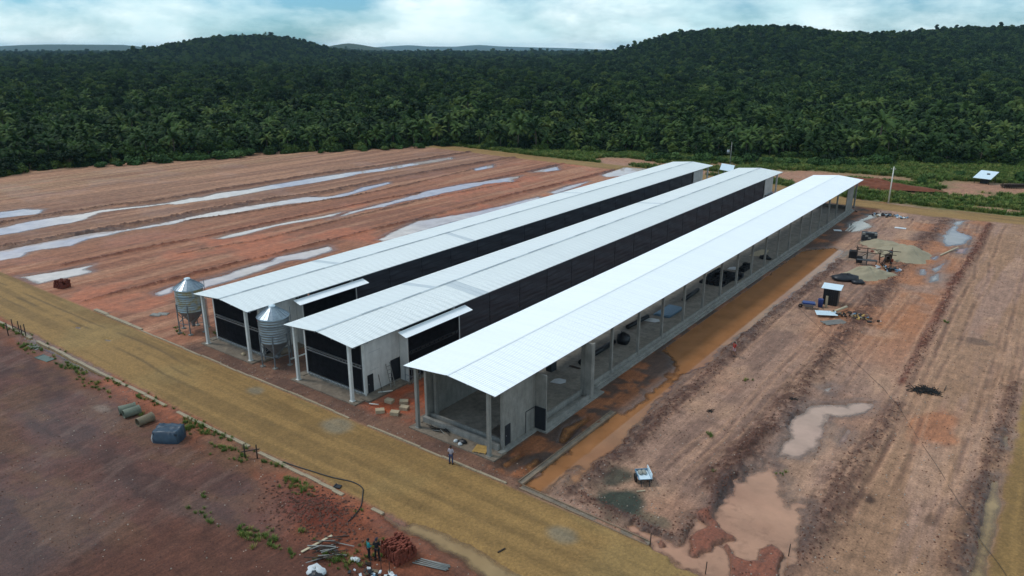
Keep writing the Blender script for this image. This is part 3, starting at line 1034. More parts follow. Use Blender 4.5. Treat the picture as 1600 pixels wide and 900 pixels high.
# where trees stand
g = np.random.default_rng(77)
P_, S_ = [], []
for a0, a1, sp, sc in ((150, 420, 3.4, 0.82), (420, 800, 4.3, 0.86), (800, 1500, 6.4, 1.05), (1500, 2900, 10.0, 1.4), (2900, 4400, 17, 1.9)):
    na, nr_ = int((a1 - a0) / sp), int(2.0 * a1 / sp)
    ga, gr = np.meshgrid(a0 + np.arange(na) * sp, (np.arange(nr_) - nr_ / 2) * sp, indexing='ij')
    ga = ga.ravel() + g.uniform(-0.48, 0.48, ga.size) * sp
    gr = gr.ravel() + g.uniform(-0.48, 0.48, gr.size) * sp
    k = np.abs(gr) < 0.80 * ga + 12
    ga, gr = ga[k], gr[k]
    P_.append(np.stack([HX * ga + HY * gr, HY * ga - HX * gr], 1))
    S_.append(np.full(len(ga), sc))
P_, S_ = np.concatenate(P_), np.concatenate(S_)
idx, s = sd_poly(P_[:, 0], P_[:, 1], SITE, 500)
sd = np.full(len(P_), 900.0)
sd[idx] = s
keep = sd + (fbm(P_[:, 0] / 12, P_[:, 1] / 12, 3, 61) - 0.5) * 7 > 1.5
P_, S_, sd = P_[keep], S_[keep], sd[keep]
ah, rl = to_cam(P_[:, 0], P_[:, 1])
patch = fbm(P_[:, 0] / 70, P_[:, 1] / 70, 3, 67)
pp = np.interp(sd, [0, 60, 160, 400, 1200], [0.48, 0.55, 0.42, 0.2, 0.05]) + (patch - 0.5) * 1.1 + np.clip(rl / 600, 0, 0.3) * (ah < 900)
is_palm = g.random(len(P_)) < pp
scl = S_ * g.uniform(0.72, 1.2, len(P_)) * np.where(is_palm, 0.66 + 0.16 * (sd < 150), 0.86)
scl *= np.where(~is_palm & (sd < 60), 0.85, 1.0)
scl *= np.where(g.random(len(P_)) < 0.07, g.uniform(1.25, 1.6, len(P_)), 1.0)
rz = g.uniform(0, 2 * PI, len(P_))
which = g.integers(0, 7, len(P_))
Z_ = terrain_z(P_[:, 0], P_[:, 1])
in_view = np.abs(rl / ah) < 0.76
single = np.zeros(len(P_), bool)
for sel in (is_palm, ~is_palm):
    c = np.nonzero(sel & in_view & (ah < 500))[0]
    single[c[np.argsort(sd[c] + 0.05 * ah[c])[:300]]] = True
ZONES = (('on the left edge of the forest, past the flooded strips', 'forest edge left of the barns'),
         ('in the forest edge directly behind the barns', 'forest edge behind the barns'),
         ('in the forest edge right of the barns, past the grass', 'forest edge right of the barns'))
for i in np.nonzero(single)[0]:
    zone = 0 if P_[i, 0] < -170 else 1 if P_[i, 0] < -58 else 2
    nm, kinds, what = ('palm_tree', PALMS, 'feathery green palm') if is_palm[i] else ('broadleaf_tree', TREES, 'dark green bushy tree')
    e_ = empty(nm, (P_[i, 0], P_[i, 1], Z_[i]), rz[i])
    e_.scale = (scl[i],) * 3
    tag(e_, what + ' ' + ZONES[zone][0], 'palm' if is_palm[i] else 'tree', ('palms, ' if is_palm[i] else 'trees, ') + ZONES[zone][1])
    put('trunk', kinds[which[i]][0], e_)
    put('crown', kinds[which[i]][1], e_)
rest = ~single
far_src = [joined(*p) for p in PALMS] + [joined(*p) for p in TREES]
UNDER = [bush_variant(s, M_LEAF) for s in (31, 32, 33)]
un = np.nonzero(sd < 45)[0]
un = np.concatenate([un, un])
uo = g.normal(size=(len(un), 2)) * 2.2
fo = instancer('forest', np.concatenate([np.stack([P_[rest, 0], P_[rest, 1], Z_[rest]], 1), np.column_stack([P_[un] + uo, Z_[un]])]),
               np.concatenate([rz[rest], g.uniform(0, 6, len(un))]), np.concatenate([scl[rest], g.uniform(0.7, 1.5, len(un))]),
               np.concatenate([np.where(is_palm[rest], which[rest], which[rest] + 7), g.integers(14, 17, len(un))]), far_src + UNDER)
tag(fo, 'dense dark green forest covering the plain and the hills behind the site', 'forest', kind='stuff')

# shrubs along the far edge of the site
BUSH = [bush_variant(s, M_BUSH) for s in (21, 22, 23)]
g = np.random.default_rng(5)
bush_xy = []
for (x0, y0, x1, y1, n) in ((-229, 100, -212, 143, 15), (-104, 211, -60, 231, 20), (-60, 228, -44, 243, 9), (-200, 160, -180, 192, 6), (-30, 214, -22, 236, 3), (-12, 232, 0, 238, 2)):
    for k in range(n):
        u = (k + g.uniform(0.1, 0.9)) / n
        bush_xy.append((x0 + (x1 - x0) * u + g.uniform(-1.5, 1.5), y0 + (y1 - y0) * u + g.uniform(-1.5, 1.5), g.uniform(0.6, 1.35)))
for k, (x, y, s_) in enumerate(bush_xy):
    e_ = tag(put('shrub', BUSH[k % 3], None, (x, y, -0.1), (0, 0, g.uniform(0, 6)), (s_, s_, s_ * g.uniform(0.8, 1.1))),
             'rounded bright green shrub at the foot of the forest ' + ('left of the barns' if x < -170 else 'behind the barns' if x < -40 else 'right of the barns'),
             'shrub', 'shrubs ' + ('left of the barns' if x < -170 else 'behind the barns' if x < -40 else 'right of the barns'))

# grass: tufts on the green ground behind, in the verge before the road and a few in the lot


def tuft(seed):
    g = np.random.default_rng(seed)
    v, f = [], []
    for k in range(26):
        a, r_ = g.uniform(0, 2 * PI), g.uniform(0, 0.28)
        b = np.array([r_ * math.cos(a), r_ * math.sin(a), 0])
        h = g.uniform(0.18, 0.5)
        out = np.array([math.cos(a), math.sin(a), 0]) * g.uniform(0.05, 0.35)
        w = np.array([-math.sin(a), math.cos(a), 0]) * g.uniform(0.02, 0.05)
        n = len(v)
        v += [b - w, b + w, b + out * 0.4 + w * 0.7 + [0, 0, h * 0.65], b + out + [0, 0, h], b + out * 0.4 - w * 0.7 + [0, 0, h * 0.65]]
        f += [(n, n + 1, n + 2), (n, n + 2, n + 4), (n + 4, n + 2, n + 3)]
    return np_mesh('tuft', np.array(v), np.array(f), M_GRASS)


TUFT = [tuft(s) for s in (1, 2, 3)]
g = np.random.default_rng(9)
cand = np.stack([g.uniform(-180, 30, 60000), g.uniform(184, 275, 60000)], 1)
zc, cc, wc, rc, oc, sc_, gc = ground_fields(cand[:, 0], cand[:, 1])
k = (gc > 0.5) & (rc < 0.2) & (g.random(len(cand)) < 0.5)
pt = [np.column_stack([cand[k], zc[k], g.uniform(1.2, 2.6, k.sum())])]
cand = np.stack([g.uniform(-110, -22, 9000), g.uniform(24, 33, 9000)], 1)
zc, cc, wc, rc, oc, sc_, gc = ground_fields(cand[:, 0], cand[:, 1])
clump = fbm(cand[:, 0] / 3.0, cand[:, 1] / 1.4, 3, 71)
band = np.exp(-((cand[:, 1] - 31.0 - (cand[:, 0] > -60) * 0.4) / 0.9) ** 2) * (cand[:, 0] < -42)
low_ = np.exp(-((cand[:, 1] - 25.2 - (cand[:, 0] + 42) * 0.30) / 0.9) ** 2) * (cand[:, 0] > -50) * (cand[:, 0] < -33)
k = (rc < 0.1) & (sc_ > 0.2) & ((clump > 0.50) & (g.random(len(cand)) < np.clip(band + low_, 0, 1) * 0.9))
pt.append(np.column_stack([cand[k], zc[k], g.uniform(0.3, 0.75, k.sum())]))
spots = [(-49.2, 25.8), (-60.4, 31.2), (-38, 31.3), (-33.7, 29.6), (-34.3, 29.3), (-33.2, 29.0), (-33.9, 29.9), (-79.6, 46.2), (-79, 46.6), (-78.6, 46.0), (-85.4, 44.3), (-84.4, 43.9), (-83.2, 43.5), (-21.0, 58.5), (-13.7, 56), (-22.5, 72), (-8.0, 104), (-18.3, 52.5)]
q = np.array([(x + g.normal() * 0.25, y + g.normal() * 0.25) for x, y in spots for _ in range(5)])
pt.append(np.column_stack([q, np.zeros(len(q)), g.uniform(0.3, 0.7, len(q))]))
pt = np.concatenate(pt)
tag(instancer('grass', pt[:, :3], g.uniform(0, 6, len(pt)), pt[:, 3], g.integers(0, 3, len(pt)), TUFT), 'green grass on the ground behind the barns and along the road verge', 'grass', kind='stuff')

# clods and stones lying on the worked earth


def clod(seed):
    g = np.random.default_rng(seed)
    m = MB().lathe([(0.05, -0.5), (0.75, -0.35), (1.0, 0.1), (0.7, 0.6), (0.08, 0.8)], 6, cap=(True, True), smooth=False)
    v = np.array(m.v) * (1 + g.uniform(-0.28, 0.28, (len(m.v), 3)))
    m.v = [tuple(p) for p in v]
    return m


M_CLOD = simple('earth_clod', (98, 66, 54), 0.95, 0.35, 6, rnd=0.35)
M_STONE = simple('pale_stone', (150, 136, 122), 0.9, 0.3, 6, rnd=0.4)
CL = [clod(s).mesh('clod', M_CLOD) for s in (1, 2)] + [clod(s).mesh('stone', M_STONE) for s in (3, 4)]
g = np.random.default_rng(15)
cp = []
for k, pts in FURROWS.items():
    pts = np.array(pts)
    w = {'f1': 0.8, 'f2': 1.0, 'f3b': 0.9, 'f4': 0.8, 'f1b': .6}.get(k, 0.45)
    for a, b in zip(pts[:-1], pts[1:]):
        n = int(np.linalg.norm(b - a) * (16 if k[0] == 'f' else 5))
        u = g.random((n, 1))
        cp.append(np.column_stack([a + (b - a) * u + g.normal(size=(n, 2)) * w * 0.75, g.uniform(0.03, 0.115, n) * g.uniform(0.5, 1, n), g.integers(0, 2, n)]))
n = 5200
cp.append(np.column_stack([g.uniform(-28, 1, n), 40 + 130 * g.random(n) ** 1.7, g.uniform(0.02, 0.07, n), g.integers(0, 3, n)]))
n = 1500
cp.append(np.column_stack([g.uniform(-75, -24, n), g.uniform(10, 32, n), g.uniform(0.02, 0.07, n), g.choice([0, 1, 2, 3], n, p=[.4, .3, .15, .15])]))
n = 900
cp.append(np.column_stack([-40.5 + g.normal(size=n) * 2.6, 29.4 + g.normal(size=n) * 1.3, g.uniform(0.03, 0.12, n), g.integers(0, 2, n)]))
n = 700
cp.append(np.column_stack([g.uniform(-80, -20, n), g.uniform(41.3, 44.5, n), g.uniform(0.02, 0.07, n), g.integers(0, 4, n)]))
n = 900
cp.append(np.column_stack([g.normal(-40.6, 4.5, n), g.normal(200, 3.5, n), g.uniform(0.06, 0.3, n), g.integers(0, 2, n)]))
cp = np.concatenate(cp)
zc, cc, wc, rc, oc, sc_, gc = ground_fields(cp[:, 0], cp[:, 1])
k = (rc < 0.3) & (sc_ > -0.1)
for cx in (-73.2, -56.4, -39.1):
    k &= ~((np.abs(cp[:, 0] - cx) < 5.9) & (cp[:, 1] > 42.5) & (cp[:, 1] < 175))
cp, zc = cp[k], zc[k]
tag(instancer('earth_clods', np.column_stack([cp[:, :2], zc]), g.uniform(0, 6, len(cp)), cp[:, 2], cp[:, 3].astype(int), CL), 'loose red brown clods and small stones strewn over the bare earth', 'clods', kind='stuff')

# ---------------------------------------------------------------- air
hz = MB()
ca = [(-400, -24000), (-400, 24000), (19000, 24000), (19000, -24000)]
v = [(HX * a + HY * r_, HY * a - HX * r_, z) for z in (-62, 112) for a, r_ in ca]
hz.add(v, [(3, 2, 1, 0), (4, 5, 6, 7), (0, 1, 5, 4), (1, 2, 6, 5), (2, 3, 7, 6), (3, 0, 4, 7)])
hm = bpy.data.materials.new('haze')
hm.use_nodes = True
hm.node_tree.nodes.clear()
ho = hm.node_tree.nodes.new('ShaderNodeOutputMaterial')
hv = hm.node_tree.nodes.new('ShaderNodeVolumePrincipled')
hv.inputs['Color'].default_value = (0.50, 0.78, 1.0, 1)
hv.inputs['Density'].default_value = 3.6e-5
hv.inputs['Anisotropy'].default_value = 0.0
hm.node_tree.links.new(hv.outputs[0], ho.inputs['Volume'])
tag(hz.build('haze', hm), 'thin blue haze lying over the far hills', 'haze', kind='stuff')

# ---------------------------------------------------------------- the three long barns
LEN, HALF, EAVE, RIDGE, BODY = 130.2, 5.225, 6.19, 6.67, 4.45
SLOPE = math.atan2(RIDGE - EAVE, HALF)
SLEN = math.hypot(HALF, RIDGE - EAVE)


def roof_mat(name, rgb, grime):
    t = NT(name)
    r = t.remap(t.rand(), 0, 1, 0.985, 1.01)
    d = t.remap(t.noise(1.1, 6, 0.65, t.mapping((0.35, 1.6, 1))), 0.35, 0.75, 1.0, 1 - grime)
    t.set(Base_Color=t.scale_col(lin(*rgb), t.math('MULTIPLY', r, d)), Roughness=0.42, Metallic=0.0)
    t.b.inputs['Specular IOR Level'].default_value = 0.45
    return t.m


M_ROOF_OLD = roof_mat('weathered_white_roof', (226, 229, 225), 0.18)
M_ROOF_NEW = roof_mat('new_white_roof', (244, 246, 245), 0.05)
M_ROOF_GREY = roof_mat('grey_roof_sheet', (196, 203, 204), 0.2)
M_CAP_OLD = roof_mat('ridge_cap_white', (204, 211, 211), 0.25)
M_CAP_GREY = roof_mat('ridge_cap_grey', (170, 178, 180), 0.3)
t = NT('white_painted_wall')
k = t.math('MULTIPLY', t.remap(t.noise(1.2, 6, 0.65), 0.3, 0.7, 0.86, 1.06), t.remap(t.noise(1.6, 5, 0.7, t.mapping((1, 1, 0.12))), 0.35, 0.75, 1.05, 0.80))
t.set(Base_Color=t.scale_col(lin(206, 204, 198), k), Roughness=0.8)
t.bump(t.noise(5, 4, 0.6), 0.1, 0.03)
M_WHITE = t.m
M_POSTW = simple('white_painted_post', (205, 204, 198), 0.75, 0.12, 2.5)
M_STEEL = simple('galvanised_steel', (150, 156, 160), 0.4, 0.15, 4, metal=0.6)
M_DARKSTEEL = simple('dark_frame', (44, 46, 50), 0.6, 0.2, 4)
M_DOOR = simple('dark_door', (34, 37, 42), 0.6, 0.2, 3)


def concrete(name, rgb, stain, form=True):
    t = NT(name)
    k1 = t.remap(t.noise(0.7, 6, 0.65), 0.3, 0.7, 1 - stain, 1 + stain * 0.7)
    k2 = t.remap(t.noise(2.0, 5, 0.7, t.mapping((1, 1, 0.22))), 0.3, 0.7, 1 - stain, 1 + stain * 0.6)
    k3 = t.remap(t.noise(12, 4, 0.7), 0.3, 0.7, 0.88, 1.1)
    t.set(Base_Color=t.scale_col(lin(*rgb), t.math('MULTIPLY', t.math('MULTIPLY', k1, k2), k3)), Roughness=0.85)
    t.bump(t.noise(6, 5, 0.7), 0.2, 0.03)
    return t.m


M_CONC = concrete('raw_concrete', (138, 134, 126), 0.26)
M_CONCF = concrete('concrete_floor', (142, 134, 122), 0.3)
M_SLAB = concrete('stained_slab', (126, 112, 96), 0.35)
M_KERB = concrete('kerb_concrete', (160, 142, 116), 0.22)

t = NT('black_cooling_pad')
wv = t.n.new('ShaderNodeTexWave')
wv.inputs['Scale'].default_value = 9
wv.bands_direction = 'DIAGONAL'
t.l.new(t.co, wv.inputs['Vector'])
t.set(Base_Color=t.scale_col((0.010, 0.010, 0.012), t.remap(t.noise(2, 4), 0.3, 0.7, 0.6, 1.6)), Roughness=0.9)
t.b.inputs['Specular IOR Level'].default_value = 0.1
t.bump(wv.outputs['Fac'], 0.5, 0.05)
M_PAD = t.m
t = NT('dark_grey_curtain')
k = t.remap(t.noise(1.1, 5, 0.65, t.mapping((1, 0.10, 2.2))), 0.3, 0.7, 0.72, 1.3)
t.set(Base_Color=t.scale_col(lin(50, 51, 58), k), Roughness=0.6)
t.bump(t.noise(1.4, 5, 0.6, t.mapping((1, 0.25, 2.5))), 0.5, 0.15)
M_CURT = t.m


def sheet_mesh(name, length, width, mat, ribs=4, h=0.022):
    """one trapezoidal sheet, x down the slope, y across"""
    m = MB()
    ys, zs = [], []
    p = width / ribs
    for k in range(ribs):
        for (a, z) in ((0.0, h), (0.18, h), (0.30, 0), (0.88, 0)):
            ys.append((k + a) * p)
            zs.append(z)
    ys.append(width + 0.03)
    zs.append(h + 0.004)
    v = []
    for x in (0, length):
        v += [(x, y, z) for y, z in zip(ys, zs)]
    n = len(ys)
    f = [(i, i + n, i + 1 + n, i + 1) for i in range(n - 1)]
    m.add(v, f)
    return m.mesh(name, mat)


def boxpart(name, mat, parent, *b):
    return MB().box(*b).build(name, mat, parent)


def barn(cx, kind, label, grey_rows):
    R = empty('barn', (cx, 43.17, 0))
    tag(R, label, 'barn', 'three parallel long barns')
    new = kind == 'C'
    roofm = M_ROOF_NEW if new else M_ROOF_OLD
    sm = sheet_mesh('roof_sheet', SLEN + 0.03, 1.0015, roofm)
    sg = sheet_mesh('roof_sheet_grey', SLEN + 0.03, 1.0015, M_ROOF_GREY)
    g = random.Random(int(-cx))
    for k in range(130):
        y = k * 1.0015
        dz = g.uniform(-0.003, 0.003)
        grey = any(abs(y - q) < 0.8 for q in grey_rows)
        put('roof_sheet', sg if grey else sm, R, (0, y, RIDGE + dz), (0, SLOPE + g.uniform(-0.0004, 0.0004), 0))
        put('roof_sheet', sg if (k % 61 == 17 and not new) else sm, R, (0, y + 1.0015, RIDGE + dz), (0, SLOPE + g.uniform(-0.0004, 0.0004), PI))
    cap = MB()
    cl = LEN / 43
    cap.add([(-0.17, 0, 0.020), (0, 0, 0.042), (0.17, 0, 0.020), (-0.17, cl - 0.012, 0.020), (0, cl - 0.012, 0.042), (0.17, cl - 0.012, 0.020)], [(0, 1, 4, 3), (1, 2, 5, 4)])
    if new:
        cap.v = [(x * 0.7, y, z * 0.8) for x, y, z in cap.v]
    c0 = cap.mesh('ridge_cap', roofm if new else M_CAP_OLD)
    c1 = cap.mesh('ridge_cap', roofm if new else M_CAP_GREY)
    for k in range(43):
        put('ridge_cap', c1 if (k % 2 == 0 and g.random() < 0.85) or g.random() < 0.15 else c0, R, (0, k * cl, RIDGE + 0.012))
    # steel under the roof
    for s in (-1, 1):
        boxpart('eave_beam', M_STEEL if not new else M_CONC, R, s * BODY - 0.09, s * BODY + 0.09, 0.3, LEN - 0.3, EAVE - 0.16, EAVE - 0.02 + 0.05)
        MB().bar((s * (HALF - 0.1), 0.02, EAVE - 0.075), (s * (HALF - 0.1), LEN - 0.02, EAVE - 0.075), 0.06, 0.12).build('eave_purlin', M_STEEL, R)
    for x in (-2.2, -0.3, 0.3, 2.2):
        z = RIDGE - abs(x) * math.tan(SLOPE) - 0.11
        MB().bar((x, 0.06, z), (x, LEN - 0.06, z), 0.06, 0.12).build('purlin', M_STEEL, R)
    post_y = [0.52, LEN - 0.52]
    mid_y = [21.1 + 6.1 * k for k in range(17)] if new else []
    for y in post_y + [2.12, 7.0, 15.2] + [21.1 + 6.1 * k for k in range(17)] + [125.6]:
        rf = MB()
        rf.bar((-HALF + 0.15, y, EAVE - 0.19), (0, y, RIDGE - 0.22), 0.10, 0.16)
        rf.bar((HALF - 0.15, y, EAVE - 0.19), (0, y, RIDGE - 0.22), 0.10, 0.16)
        rf.build('rafter', M_STEEL, R)
    pm = M_CONC if new else M_POSTW
    for s in (-1, 1):
        for y in post_y:
            m = MB().box(s * 4.18 - 0.15, s * 4.18 + 0.15, y - 0.15, y + 0.15, -0.2, EAVE - 0.12)
            m.box(s * 4.18 - 0.24, s * 4.18 + 0.24, y - 0.24, y + 0.24, -0.2, 0.14)
            m.build('post', pm, R)
    # slab
    boxpart('apron_slab', M_SLAB, R, -4.95, 5.05, 0.05, 1.9, -0.3, 0.085)
    boxpart('floor_slab', M_CONCF, R, -BODY - 0.05, BODY + 0.05, 1.9, 126.2, -0.3, 0.30)
    boxpart('side_slab', M_SLAB if not new else M_CONC, R, BODY + 0.05, BODY + (0.5 if new else 1.25), 1.3, 6.7, -0.3, 0.16)
    boxpart('side_slab', M_SLAB if not new else M_CONC, R, BODY + 0.05, BODY + 1.5, 6.7, 17.2, -0.3, 0.15)
    boxpart('side_slab', M_SLAB if not new else M_CONC, R, BODY + 0.05, BODY + 0.75, 17.2, 126.2, -0.3, 0.20)
    boxpart('side_slab', M_SLAB, R, -BODY - 0.95, -BODY - 0.05, 1.3, 126.2, -0.3, 0.16)
    wm = M_CONC if new else M_WHITE
    # solid side walls at both ends
    for s in (-1, 1):
        xo = s * BODY
        if kind == 'A':
            for k in range(5):
                y0 = 2.1 + k * 0.98
                boxpart('wall_panel', M_WHITE, R, xo - 0.07 - 0.006 * (k % 2), xo + 0.07 + 0.006 * (k % 2), y0, y0 + 0.965, 0.303, EAVE - 0.17)
        elif kind == 'B' and s == 1:
            m = MB().box(xo - 0.07, xo + 0.07, 2.1, 5.55, 0.303, EAVE - 0.17)
            m.box(xo - 0.07, xo + 0.07, 5.55, 6.93, 2.75, EAVE - 0.17)
            m.build('wall', M_WHITE, R)
            boxpart('doorway', M_DOOR, R, xo - 0.055, xo - 0.02, 5.56, 6.92, 0.304, 2.74)  # near-black panel painted in for the shade inside the opening
            for (y0, y1, z) in ((2.7, 4.3, 4.55), (2.7, 3.9, 2.6)):
                boxpart('wall_joint', M_STEEL, R, xo + 0.068, xo + 0.074, y0, y1, z, z + 0.03)
        else:
            boxpart('wall', wm, R, xo - 0.07, xo + 0.07, 2.1, 14.95 if new and s < 0 else 6.93, 0.303, EAVE - 0.17)
        boxpart('wall', wm, R, xo - 0.07, xo + 0.07, 120.6, 126.0, 0.303, EAVE - 0.17)
        # corner strips
        boxpart('corner_post', pm, R, xo - 0.13, xo + 0.13, 1.93, 2.097, 0.09, EAVE - 0.17)
        d = MB().box(xo + s * 0.075, xo + s * 0.12, 2.32, 3.08, 0.31, 2.25)
        dr = d.build('door', M_DOOR, R)
        boxpart('door_handle', M_STEEL, dr, min(xo + s * 0.121, xo + s * 0.16), max(xo + s * 0.121, xo + s * 0.16), 2.40, 2.46, 1.2, 1.32)
        # the bay that juts out
        x0, x1 = sorted((s * (BODY + 0.075), s * 5.7))
        boxpart('bay_end_wall', wm, R, x0, x1, 6.94, 7.06, 0.165, EAVE - 0.55)
        if new:
            xa, xb = sorted((s * (BODY - 0.05), s * 5.62))
            m = MB().box(xa, xb, 15.0, 15.12, 0.165, EAVE - 0.2)
            m.box(xa, xa + 0.14, 15.12, 15.6, 0.165, EAVE - 0.2).box(xb - 0.14, xb, 15.12, 15.6, 0.165, EAVE - 0.25)
            m.box(xa + 0.45, xa + 0.58, 14.93, 15.0, 0.165, EAVE - 0.2)
            m.build('bay_pillar', M_CONC, R)
            boxpart('bay_kerb', M_CONC, R, s * 4.55 - 0.09, s * 4.55 + 0.09, 7.06, 15.0, 0.165, 0.85)
            boxpart('bay_kerb', M_CONC, R, s * 5.45 - 0.12, s * 5.45 + 0.12, 7.06, 15.0, 0.165, 0.52)
            boxpart('low_wall', M_CONC, R, xo - 0.09, xo + 0.09, 15.6, 120.6, 0.303, 0.78)
            boxpart('wall_footing', M_CONC, R, *sorted((xo + s * 0.1, xo + s * 0.42)), 15.6, 126, 0.203, 0.42)
            for y in mid_y[:-1]:
                boxpart('post', M_CONC, R, xo - 0.14, xo + 0.14, y - 0.13, y + 0.13, 0.303, EAVE - 0.17)
        else:
            boxpart('bay_end_wall', wm, R, x0, x1, 15.14, 15.26, 0.165, EAVE - 0.55)
            fr_ = MB()
            for (z0, z1) in ((5.28, 5.45), (3.12, 3.22), (3.42, 3.5), (0.45, 0.6)):
                fr_.box(s * 5.62 - 0.06, s * 5.62 + 0.06, 7.08, 15.12, z0, z1)
            fr_.box(s * 5.62 - 0.06, s * 5.62 + 0.06, 7.08, 7.2, 0.6, 5.28).box(s * 5.62 - 0.06, s * 5.62 + 0.06, 15.0, 15.12, 0.6, 5.28)
            for k in range(11):
                fr_.box(s * 5.66 - 0.03, s * 5.66 + 0.05, 7.5 + k * 0.7, 7.56 + k * 0.7, 3.22, 3.42)
            fr_.build('bay_frame', M_DARKSTEEL, R)
            boxpart('side_cooling_pad', M_PAD, R, s * 5.58 - 0.05, s * 5.58 + 0.05, 7.2, 15.0, 3.5, 5.28)
            boxpart('side_cooling_pad', M_PAD, R, s * 5.58 - 0.05, s * 5.58 + 0.05, 7.2, 15.0, 0.6, 3.12)
            cs = sheet_mesh('canopy_sheet', 1.22, 1.06, M_ROOF_NEW)
            for k in range(10):
                if s == 1:
                    put('canopy_sheet', cs, R, (5.13, 6.2 + k * 1.06, 5.80), (0, math.radians(17), 0))
                else:
                    put('canopy_sheet', cs, R, (-5.13, 6.2 + (k + 1) * 1.06, 5.80), (0, math.radians(17), PI))
            MB().bar((s * 6.22, 6.2, 5.42), (s * 6.22, 16.8, 5.42), 0.05, 0.07).build('canopy_edge', M_STEEL, R)
            cm = MB()                              # one bay of curtain, sagging between its ropes
            nz = 26
            v = []
            for yy in np.linspace(0, 6.08, 9):
                for q in range(nz + 1):
                    z = 0.42 + (EAVE - 0.25 - 0.42) * q / nz
                    sag = 0.022 * math.sin(q * 1.9) + 0.035 * math.sin(q * 0.7 + yy) + 0.025 * math.sin(yy * 2.1 + q * 0.3)
                    v.append((s * (0.10 + sag), yy, z))
            fs = [(i * (nz + 1) + q, (i + 1) * (nz + 1) + q, (i + 1) * (nz + 1) + q + 1, i * (nz + 1) + q + 1) for i in range(8) for q in range(nz)]
            cm.add(v, fs, True)
            cme = cm.mesh('curtain', M_CURT)
            ro = MB().bar((s * 0.2, 0.02, 0.35), (s * 0.2, 0.02, EAVE - 0.2), 0.03).mesh('rope', M_DARKSTEEL)
            for k in range(17):
                c = put('curtain', cme, R, (xo, 15.9 + k * 6.1, 0))
                put('rope', ro, c)
            boxpart('low_wall', M_WHITE, R, xo - 0.09, xo + 0.09, 15.3, 120.5, 0.303, 0.45)
            xa, xb = sorted((xo + s * 0.09, xo + s * 0.3))
            boxpart('curtain_end_post', M_POSTW, R, xa, xb, 15.28, 15.6, 0.21, EAVE - 0.2)
    # front end
    gp = [(-BODY, 2.0, EAVE - 0.30), (BODY, 2.0, EAVE - 0.30), (BODY, 2.0, EAVE - 0.02), (0, 2.0, RIDGE - 0.14), (-BODY, 2.0, EAVE - 0.02)]
    m = MB()
    m.add(gp + [(x, 2.09, z) for x, _, z in gp], [(0, 1, 2, 3, 4), (9, 8, 7, 6, 5)] + [(i, (i + 5), (i + 1) % 5 + 5, (i + 1) % 5) for i in range(5)])
    m.build('gable_panel', M_WHITE if not new else M_CONC, R)
    if not new:
        for (z0, z1) in ((3.45, 5.68), (0.62, 2.98)):
            boxpart('cooling_pad', M_PAD, R, -BODY + 0.28, BODY - 0.28, 1.94, 2.06, z0, z1)
        fr_ = MB()
        for (z0, z1, y) in ((5.68, 5.80, 1.9), (2.98, 3.10, 1.86)):
            fr_.box(-BODY + 0.15, BODY - 0.15, y, 2.07, z0, z1)
        fr_.box(-BODY + 0.14, -BODY + 0.28, 1.9, 2.07, 0.5, 5.68).box(BODY - 0.28, BODY - 0.14, 1.9, 2.07, 0.5, 5.68)
        fr_.build('pad_frame', M_DARKSTEEL, R)
        rl_ = MB().box(-BODY + 0.15, BODY - 0.15, 1.80, 1.86, 3.10, 3.19).box(-BODY + 0.15, BODY - 0.15, 1.82, 1.88, 3.38, 3.44)
        rl_.box(-BODY + 0.15, BODY - 0.15, 1.80, 1.86, 0.47, 0.55)
        for k in range(17):
            x = -BODY + 0.4 + k * (2 * BODY - 0.8) / 16
            rl_.box(x - 0.03, x + 0.03, 1.80, 1.84, 3.19, 3.38).box(x - 0.04, x + 0.04, 1.78, 1.84, 0.30, 0.47)
        rl_.build('pad_rail', M_STEEL, R)
        boxpart('pad_gutter', M_POSTW, R, -BODY + 0.15, BODY - 0.15, 1.885, 1.935, 0.31, 0.46)
    else:
        boxpart('threshold', M_CONC, R, -BODY - 0.1, BODY - 0.15, 1.55, 1.88, 0.0, 0.62)
        boxpart('threshold', M_CONC, R, -BODY + 0.14, BODY - 0.14, 2.35, 2.55, 0.303, 0.75)
        for x in (-4.0, 4.0):
            boxpart('inner_pillar', M_CONC, R, x - 0.14, x + 0.14, 2.7, 3.1, 0.303, EAVE - 0.25)
        boxpart('black_door', M_DOOR, R, BODY + 0.12, 5.72, 6.80, 6.90, 0.17, 2.35)
        MB().bar((BODY + 0.1, 5.4, 0.17), (BODY + 0.1, 5.4, 2.35), 0.04).bar((BODY + 0.1, 5.4, 2.33), (BODY + 0.15, 6.78, 2.33), 0.04).build('gate_frame', M_DARKSTEEL, R)
    # rear end
    rm = M_CONC if new else M_WHITE
    if new:
        boxpart('rear_low_wall', M_CONC, R, -BODY + 0.08, BODY - 0.08, 125.7, 125.9, 0.303, 1.0)
    else:
        boxpart('rear_wall', rm, R, -BODY + 0.08, BODY - 0.08, 125.85, 126.0, 0.303, EAVE - 0.2)
        for k in range(3):                          # exhaust fans in the side of the rear bay
            f_ = MB().box(BODY + 0.075, BODY + 0.5, 121.0 + k * 1.6, 122.4 + k * 1.6, 0.6, 2.2).build('fan_housing', M_STEEL, R)
            boxpart('shutter', M_DARKSTEEL, f_, BODY + 0.5, BODY + 0.53, 121.12 + k * 1.6, 122.28 + k * 1.6, 0.72, 2.08)
    return R


barn(-73.2, 'A', 'leftmost long barn, weathered white roof, beside both silos', (38.0,))
barn(-56.4, 'B', 'middle long barn with weathered white roof and dark side curtain', (19.6,))
barn(-39.1, 'C', 'nearest long barn, brightest roof, open sides on bare concrete posts', ())

